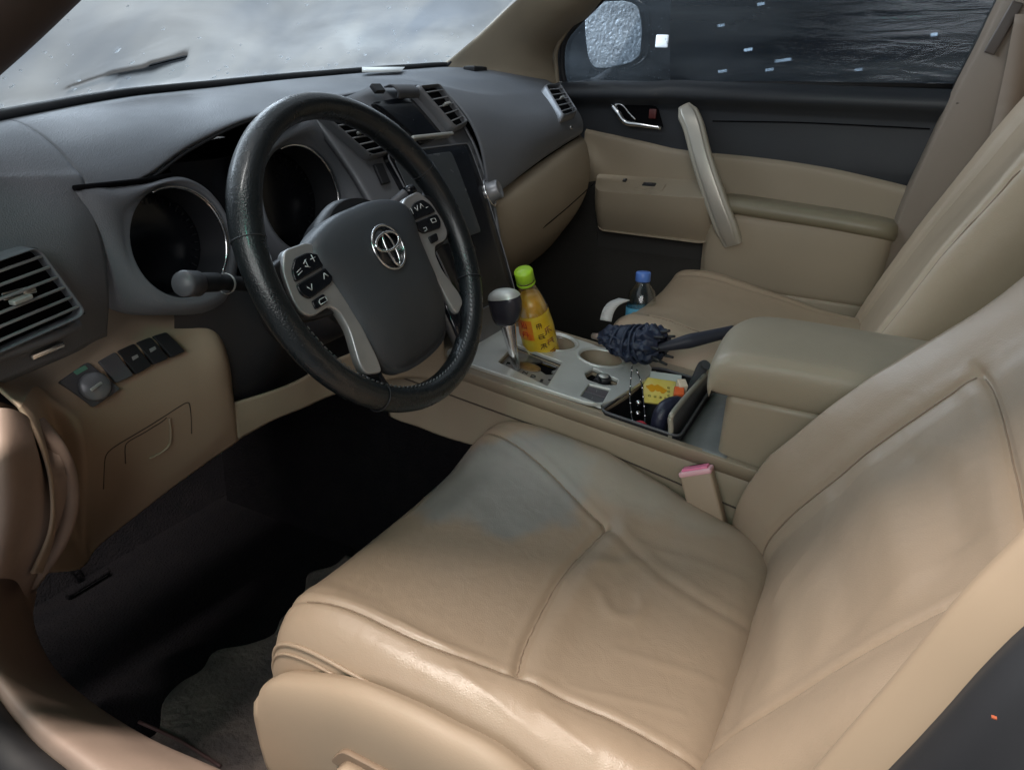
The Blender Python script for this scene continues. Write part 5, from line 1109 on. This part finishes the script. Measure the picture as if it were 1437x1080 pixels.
# ================================================================== PILLARS
pa = thing('front_pillar', 'beige windscreen pillar above the passenger end of dashboard', 'pillar', (.70,.35,.92))
Lb = [at(622,98,'y',.49), at(640,84,'y',.465), at(680,50,'y',.40), at(735,-4,'y',.31), at(790,-60,'y',.23), np.array([.60,-.10,1.41])]
Rb = [at(782,122,'x',.742), at(777,100,'x',.742), at(776,70,'x',.742), at(800,40,'x',.742), at(850,-10,'x',.742), np.array([.70,-.06,1.42])]
rows = []
for l, r in zip(Lb, Rb):
    m1 = l*.67+r*.33+np.array([-.012,-.02,.0]); m2 = l*.33+r*.67+np.array([-.018,-.020,0]); rows.append([l+np.array([0,.02,0]), l, m1, m2, r, r+np.array([.02,.01,0])])
rows = [[p+np.array([0,0,-.05]) for p in rows[0]]]+rows
put('pillar_trim', MB().grid(surf(rows, 30, 40)), BEIGE_S, pa)
put('door_seal', MB().tube(crspline([at(783,124,'x',.748), at(781,100,'x',.748), at(781,70,'x',.748), at(801,36,'x',.748), at(846,-10,'x',.748)], 30), .006, 8), BEIGE_S, pa)
pd = thing('driver_front_pillar', 'dark brown driver side windscreen pillar crossing the top left corner', 'pillar', (-.76,.10,.98))
a0, a1 = at(-160,255,'y',.26), at(270,-180,'y',-.02)
put('pillar_trim', MB().tube(crspline([at(-190,165,'y',.25), at(-112,85,'y',.17), at(-30,5,'y',.10), at(60,-90,'y',.03), at(60,-90,'y',.03)+(at(60,-90,'y',.03)-at(-30,5,'y',.10))*2, at(60,-90,'y',.03)+(at(60,-90,'y',.03)-at(-30,5,'y',.10))*(1.42-at(60,-90,'y',.03)[2])/(at(60,-90,'y',.03)-at(-30,5,'y',.10))[2]], 40), .052, 20, flat=.7), mat('dark_brown_trim', (.085,.062,.05), .6, mottle=(6,(.07,.05,.045),.6)), pd)  # trim is a plain dark brown
# passenger side middle pillar with belt
pb2 = thing('passenger_middle_pillar', 'beige pillar behind the passenger door with seat belt', 'pillar', (.74,-.75,.6))
rows = []
for (lx, ly), (rx_, ry_) in (((1170,520),(1420,560)), ((1205,470),(1430,500)), ((1262,300),(1440,330)), ((1300,215),(1455,240)), ((1345,120),(1480,140)), ((1376,60),(1500,70)), ((1405,0),(1530,0)), ((1450,-80),(1580,-80)), ((1560,-300),(1690,-300))):
    l = at(lx, ly, 'x', .705); r = at(rx_, ry_, 'x', .66); rows.append([l+np.array([.03,.006,0]), l, l*.92+r*.08+np.array([-.01,0,0]), l*.5+r*.5+np.array([-.02,0,0]), r])
PB_M = mat('pillar_beige', (.235,.185,.14), .6, bump=('noise',500,.3,.0008), mottle=(5,(.20,.16,.12),.6))
put('pillar_trim', MB().grid(surf(rows, 26, 60)), PB_M, pb2)
put('pillar_joint', MB().tube(crspline([at(1342,145,'x',.693), at(1375,146,'x',.683), at(1437,142,'x',.668)], 14), .0014, 6), JOINT, pb2)
put('belt_guide', MB().box(at(1408,40,'x',.675), (.004,.010,.045), [(1,0,0),(0,.96,.28),(0,-.28,.96)], .003), mat('guide_grey', (.12,.10,.09), .5), pb2)
bt_ = crspline([at(1445,20,'x',.65), at(1425,120,'x',.65), at(1395,230,'x',.64), at(1340,330,'x',.63)], 20)
belt = put('seat_belt', MB().grid(np.array([[p+np.array([0,.022,0]) for p in bt_], [p+np.array([0,-.022,0]) for p in bt_]])), mat('belt_webbing', (.27,.21,.16), .7, bump=('wave',200,.4,.001)), None, solid=.002)
props(belt, 'beige seat belt hanging down the passenger side pillar', 'seat belt')
# driver side middle pillar: close on the right of the view
pc2 = thing('driver_middle_pillar', 'driver side middle pillar with black rubber seal, lower right corner', 'pillar', (-.80,-.62,.5))
fr = [at(1108,1120,'x',-.755), at(1180,1035,'x',-.755), at(1262,940,'x',-.755), at(1345,838,'x',-.755), at(1437,745,'x',-.755), at(1530,640,'x',-.755)]
rows = [[p+np.array([.055,-.060,.0]), p+np.array([.02,-.012,0]), p, p+np.array([-.012,-.004,0]), p+np.array([-.036,-.03,0])] for p in crspline(fr, 12)]
put('pillar_trim', MB().grid(surf(rows, 16, 40)), mat('smooth_beige', (.33,.245,.17), .5), pc2)
rows = [[p+np.array([-.030,-.012,0]), p+np.array([-.045,-.010,0]), p+np.array([-.062,-.020,0]), p+np.array([-.085,-.06,0]), p+np.array([-.11,-.20,0])] for p in crspline(fr, 12)]
put('door_seal', MB().grid(surf(rows, 24, 40)), RUBBER, pc2)
put('orange_mark', MB().box(at(1395,1006,'x',-.855), (.0006,.0007,.0002)), mat('orange_mark', (.30,.07,.03), .5), pc2)
# ================================================================== SILL, KICK TRIM, FLOOR
BEIGE_W = mat('worn_beige_trim', (.30,.222,.178), .58, bump=('noise',60,.25,.002), mottle=(10,(.235,.17,.14),.7), dirt=(14,.6))
kick = thing('door_pillar_trim', 'worn beige trim curving from door pillar into the sill', 'sill trim', (-.74,.2,.3))
inn = [at(46,585,'x',-.70), at(40,640,'x',-.705), at(46,720,'x',-.70), at(38,800,'x',-.70), at(36,850,'x',-.705), at(72,930,'x',-.71), at(130,985,'x',-.715), at(210,1035,'x',-.715), at(300,1075,'x',-.715), at(420,1130,'x',-.715)]
outp = [at(-80,560,'x',-.80), at(-90,640,'x',-.80), at(-90,720,'x',-.80), at(-70,800,'x',-.80), at(-50,870,'x',-.80), at(0,950,'x',-.80), at(50,1010,'x',-.80), at(105,1055,'x',-.80), at(165,1105,'x',-.80), at(240,1160,'x',-.80)]
rows = []
for i_, o_2 in zip(inn, outp):
    rows.append([i_+np.array([.012,.02,-.05]), i_, i_*.75+o_2*.25+np.array([0,-.008,.008]), i_*.4+o_2*.6+np.array([0,-.010,.010]), o_2, o_2+np.array([-.012,.02,-.03])])
put('sill_trim', MB().grid(surf(rows, 40, 110)), BEIGE_W, kick)
# upper hinge-pillar bulge with soft fold lines
rows = [[at(-60,588,'x',-.78), at(0,572,'x',-.765), at(40,585,'x',-.735), at(40,610,'x',-.725)], [at(-70,650,'x',-.80), at(0,640,'x',-.79), at(50,650,'x',-.75), at(66,668,'x',-.73)],
        [at(-80,720,'x',-.80), at(0,720,'x',-.79), at(45,735,'x',-.75), at(66,745,'x',-.73)], [at(-80,800,'x',-.80), at(-10,810,'x',-.79), at(22,815,'x',-.75), at(38,838,'x',-.72)]]
rows = [r+[at(px, py, 'x', -.712)] for r, (px, py) in zip(rows, ((52,600),(90,655),(88,728),(46,812)))]
put('pillar_bulge', MB().grid(surf(rows, 30, 40)), BEIGE_W, kick)
put('trim_bead', MB().tube(crspline([at(50,592,'x',-.712), at(80,630,'x',-.708), at(96,670,'x',-.706), at(97,715,'x',-.706), at(80,765,'x',-.708), at(42,822,'x',-.712)], 40), .0085, 12), BEIGE_W, kick)
for pts in ([(62,560),(88,640),(82,720),(52,790),(34,825)], [(40,590),(70,680),(60,745),(30,800)]):
    pass

ds = thing('outer_door_seal', 'black rubber door seal below the sill trim', 'door seal', (-.86,0,.2))
put('seal', MB().tube(crspline([o_2+np.array([-.028,-.0,-.030]) for o_2 in outp], 60), .022, 12), RUBBER, ds)
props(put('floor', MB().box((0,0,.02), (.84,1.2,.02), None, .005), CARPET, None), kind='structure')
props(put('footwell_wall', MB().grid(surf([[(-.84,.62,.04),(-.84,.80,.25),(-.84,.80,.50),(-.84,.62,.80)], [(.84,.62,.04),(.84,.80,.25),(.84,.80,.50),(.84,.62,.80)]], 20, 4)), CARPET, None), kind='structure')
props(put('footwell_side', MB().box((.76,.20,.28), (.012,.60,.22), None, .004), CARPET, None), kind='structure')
# floor mat with dusty patch
mt_ = thing('floor_mat', 'dark driver floor mat with a dusty pale rear corner', 'floor mat', (-.5,.15,.045))
mp2 = [at(392,918,'z',.055), at(355,948,'z',.055), at(330,975,'z',.055), at(260,992,'z',.055), at(190,1012,'z',.055), at(300,1075,'z',.055), at(440,1120,'z',.055), (-.25,.10,.055), (-.30,.17,.055)]
rows = [[(-.655,y,.050+.006*(y>.5)) if False else (x, y, .052+.003*math.sin(9*x+7*y)) for x in np.linspace(-.68,-.2,14)] for y in (-.10,0,.10,.16,.20,.235)]
rows = [[(x, y+(.0 if k_ < 3 else .022*(k_-2)/3*math.sin(23*x+1.3)+.012*(k_-2)/3*math.sin(61*x)), z) for x, y, z in r] for k_, r in enumerate(rows)]
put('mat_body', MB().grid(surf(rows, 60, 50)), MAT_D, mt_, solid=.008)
put('mat_edge', MB().tube(crspline([at(195,1012,'z',.06), at(255,1040,'z',.06), at(310,1075,'z',.06)], 16), .0025, 8), mat('mat_edge_red', (.06,.03,.028), .6), mt_)
for n_, px, py, hw_ in (('brake_pedal',122,826,.04),('accelerator_pedal',300,790,.022)):
    c = at(px, py, 'y', .60); t_ = thing(n_, 'dark '+n_.replace('_', ' ')+' deep in the '+('left of the ' if hw_ > .03 else '')+'driver footwell', 'pedal', tuple(c))
    pdm = put('pedal_pad', MB().box(c, (hw_,.006,.028 if hw_ > .03 else .055), [(1,0,0),(0,.85,.5),(0,-.5,.85)], .004), CARPET, t_)
    put('pedal_arm', MB().tube([c+np.array([0,.01,.02]), c+np.array([0,.05,.08])], .007, 8), CARPET, t_)
    for k in range(4): put('pad_rib', MB().box(c+np.array([0,-.006-.0,-.0])+np.array([0,-.5*0,0])+np.array([0,-.45,.8])*0+np.array([0,-(.5)*(k-1.5)*.012*-1*0,0])+(np.array([0,-.5,.85])*((k-1.5)*.012)), (hw_*.8,.0015,.0018), [(1,0,0),(0,.85,.5),(0,-.5,.85)]), BLACKP, pdm)
# ================================================================== WINDSCREEN
ws = thing('windscreen', 'fogged wet windscreen above the dashboard', 'windscreen', (0,.45,.9))
WSM = glass_mat('fogged_windscreen', None, None, .0, film=(.155,.165,.170), base_t=(.42,.46,.50), thr=(.30,.62), sc=(2.6,7,11), lo=.62, hi=.97, trl=.62, diff2=(5,(.105,.120,.138)), gloss=.25, grough=.3)
xs = [-.78,-.72,-.64,-.52,-.35,-.15,.05,.25,.45,.60,.70]; 
rows = []
for X in xs:
    y0 = ctl_at(X)[0]+.012; z0 = ctl_at(X)[1]+.004
    rows.append([(X*(1-(.17 if X < 0 else .06)*k), y0+(-.62)*k+ (.06*k*(1-k)), z0+.53*k) for k in (0,.15,.35,.6,1.0)])
put('glass', MB().grid(surf(rows, 30, 70)), WSM, ws)
put('lower_band', MB().tube(crspline([(X, y0-.002, z0+.004) for X in np.linspace(-.9,.66,60) for y0, z0 in [ctl_at(X)[:2]]], 90), .0065, 8), RUBBER, ws)
# right edge of the glass: dark band down the pillar
put('side_band', MB().tube(crspline([at(620,99,'y',.492), at(642,80,'y',.466), at(682,44,'y',.40), at(738,-10,'y',.31)], 24), .005, 8), RUBBER, ws)
# water beads and short runs painted near white as glints on the screen
BEAD = bpy.data.materials.new('glint_bead'); BEAD.use_nodes = True; N_ = BEAD.node_tree.nodes; N_.remove(N_['Principled BSDF']); t_ = N_.new('ShaderNodeBsdfTranslucent'); t_.inputs[0].default_value = (.9,.93,.95,1); BEAD.node_tree.links.new(t_.outputs[0], N_['Material Output'].inputs[0])
GWS = surf(rows, 60, 160); rg4 = random.Random(3); bm_ = MB()
for k in range(190):
    j = rg4.randrange(2, 158); i = int(min(38, abs(rg4.gauss(0, 11)))); p = GWS[j, i]; d1_ = GWS[j+1, i]-GWS[j-1, i]; d2_ = GWS[j, i+1]-p; d1_ /= np.linalg.norm(d1_); d2_ /= np.linalg.norm(d2_); nn_ = np.cross(d1_, d2_); nn_ = nn_ if nn_[1] > 0 else -nn_
    r = rg4.uniform(.0006, .0018); a_ = rg4.uniform(-.4, .8); dd = d1_*math.cos(a_)+d2_*math.sin(a_); bm_.tube([p-dd*r*rg4.uniform(1, 4)-nn_*.0012, p-nn_*.0016, p+dd*r*rg4.uniform(1, 4)-nn_*.0012], [r*.3, r*.8, r*.3], 5)
props(put('water_glints', bm_, BEAD, ws), kind='stuff')
# outside: bonnet, cowl, wiper
hood = thing('bonnet', 'dark bonnet of the car beyond the windscreen', 'bonnet', (0,1.1,.8))
put('bonnet_panel', MB().grid(surf([[(X,.56,.76),(X,.70,.79),(X,1.1,.80-.02*abs(X)),(X,1.5,.74)] for X in (-.85,-.5,0,.5,.85)], 20, 20)), mat('dark_paint', (.10,.11,.12), .5), hood)
wip = thing('windscreen_wiper', 'black wiper blade resting low outside the fogged windscreen', 'wiper', (-.62,.46,.93))
w0, w1 = at(120,112,'y',.40), at(262,78,'y',.47)
gw = lambda px, py, o=.010: on_grid(GWS, px, py)+np.array([0,.5,.86])*o
put('blade', MB().tube(crspline([gw(95,124), gw(150,108), gw(205,94), gw(258,80)], 24), [.003]*8+[.006]*8+[.010]*8, 8), VOID, wip)
put('wiper_arm', MB().tube([gw(262,82,.022), gw(215,98,.022), gw(165,112,.020)], [.012,.010,.006], 8), VOID, wip)
# ---- workshop outside: floor, dark wall, added glints, parked dark car
props(put('ground', MB().box((0,0,-.42), (30,30,.02)), mat('workshop_floor', (.06,.065,.07), .35, mottle=(1.5,(.10,.11,.115),.7)), None), kind='structure')
wl = put('workshop_wall', MB().box((7,0,1.5), (.1,14,2.2)), mat('workshop_wall_paint', (.030,.038,.048), .6, mottle=(.8,(.07,.085,.10),.8)), None); props(wl, 'dark workshop wall seen through the side window', 'wall')
LE = mat('glint_glow', (1,1,1), .5, emit=((.85,.95,1.0), 6))
rg3 = random.Random(5)
for k, (px, py, l_) in enumerate(((1012,35,.03),(1050,69,.035),(1014,99,.04),(1080,97,.035),(1099,83,.07),(1205,97,.03),(1068,5,.03),(1311,48,.025))):
    p = at(px, py, 'x', 6.5)
    lm = thing('window_glint', ('added white glint just right of the film edge, upper row', 'added white glint at mid height above the longest one', 'lowest added white glint left of its row near the window sill', 'low added white glint second in the row along the window sill', 'longest added white glint low in the side window', 'low added white glint right of the longest one', 'highest added white glint at the top edge of the side window', 'lone added white glint far right in the side window')[k], 'lamp', tuple(p), 'added glints beyond the side window')
    put('glint_back', MB().box(p+np.array([.03,0,.02]), (.02,l_+.02,.03)), BLACKP, lm); put('glint_tube', MB().tube([p-np.array([0,l_,0]), p+np.array([0,l_,-.3*l_])], .013, 10), LE, lm)  # glowing tubes added for the bright glints in the window
sq = at(929,58,'x',1.6)
sl = put('white_sticker_glow', MB().box(sq, (.004,.022,.020), None, .004), mat('sticker_glow', (1,1,1), .5, emit=((.9,.96,1.0), 1.0)), None); props(sl, 'small square white sticker with added glow outside beside the wing mirror', 'lamp')  # white sticker made to glow so that it shows bright
# ---- roof over the cabin (out of view; it shades the inboard half of the seat from the tube above the door)
rf = thing('roof', 'beige headliner roof of the car above the cabin', 'roof', (0,-.7,1.42))
put('headliner', MB().box((.045,-.82,1.44), (.735,.74,.012), None, .01), BEIGE_S, rf)
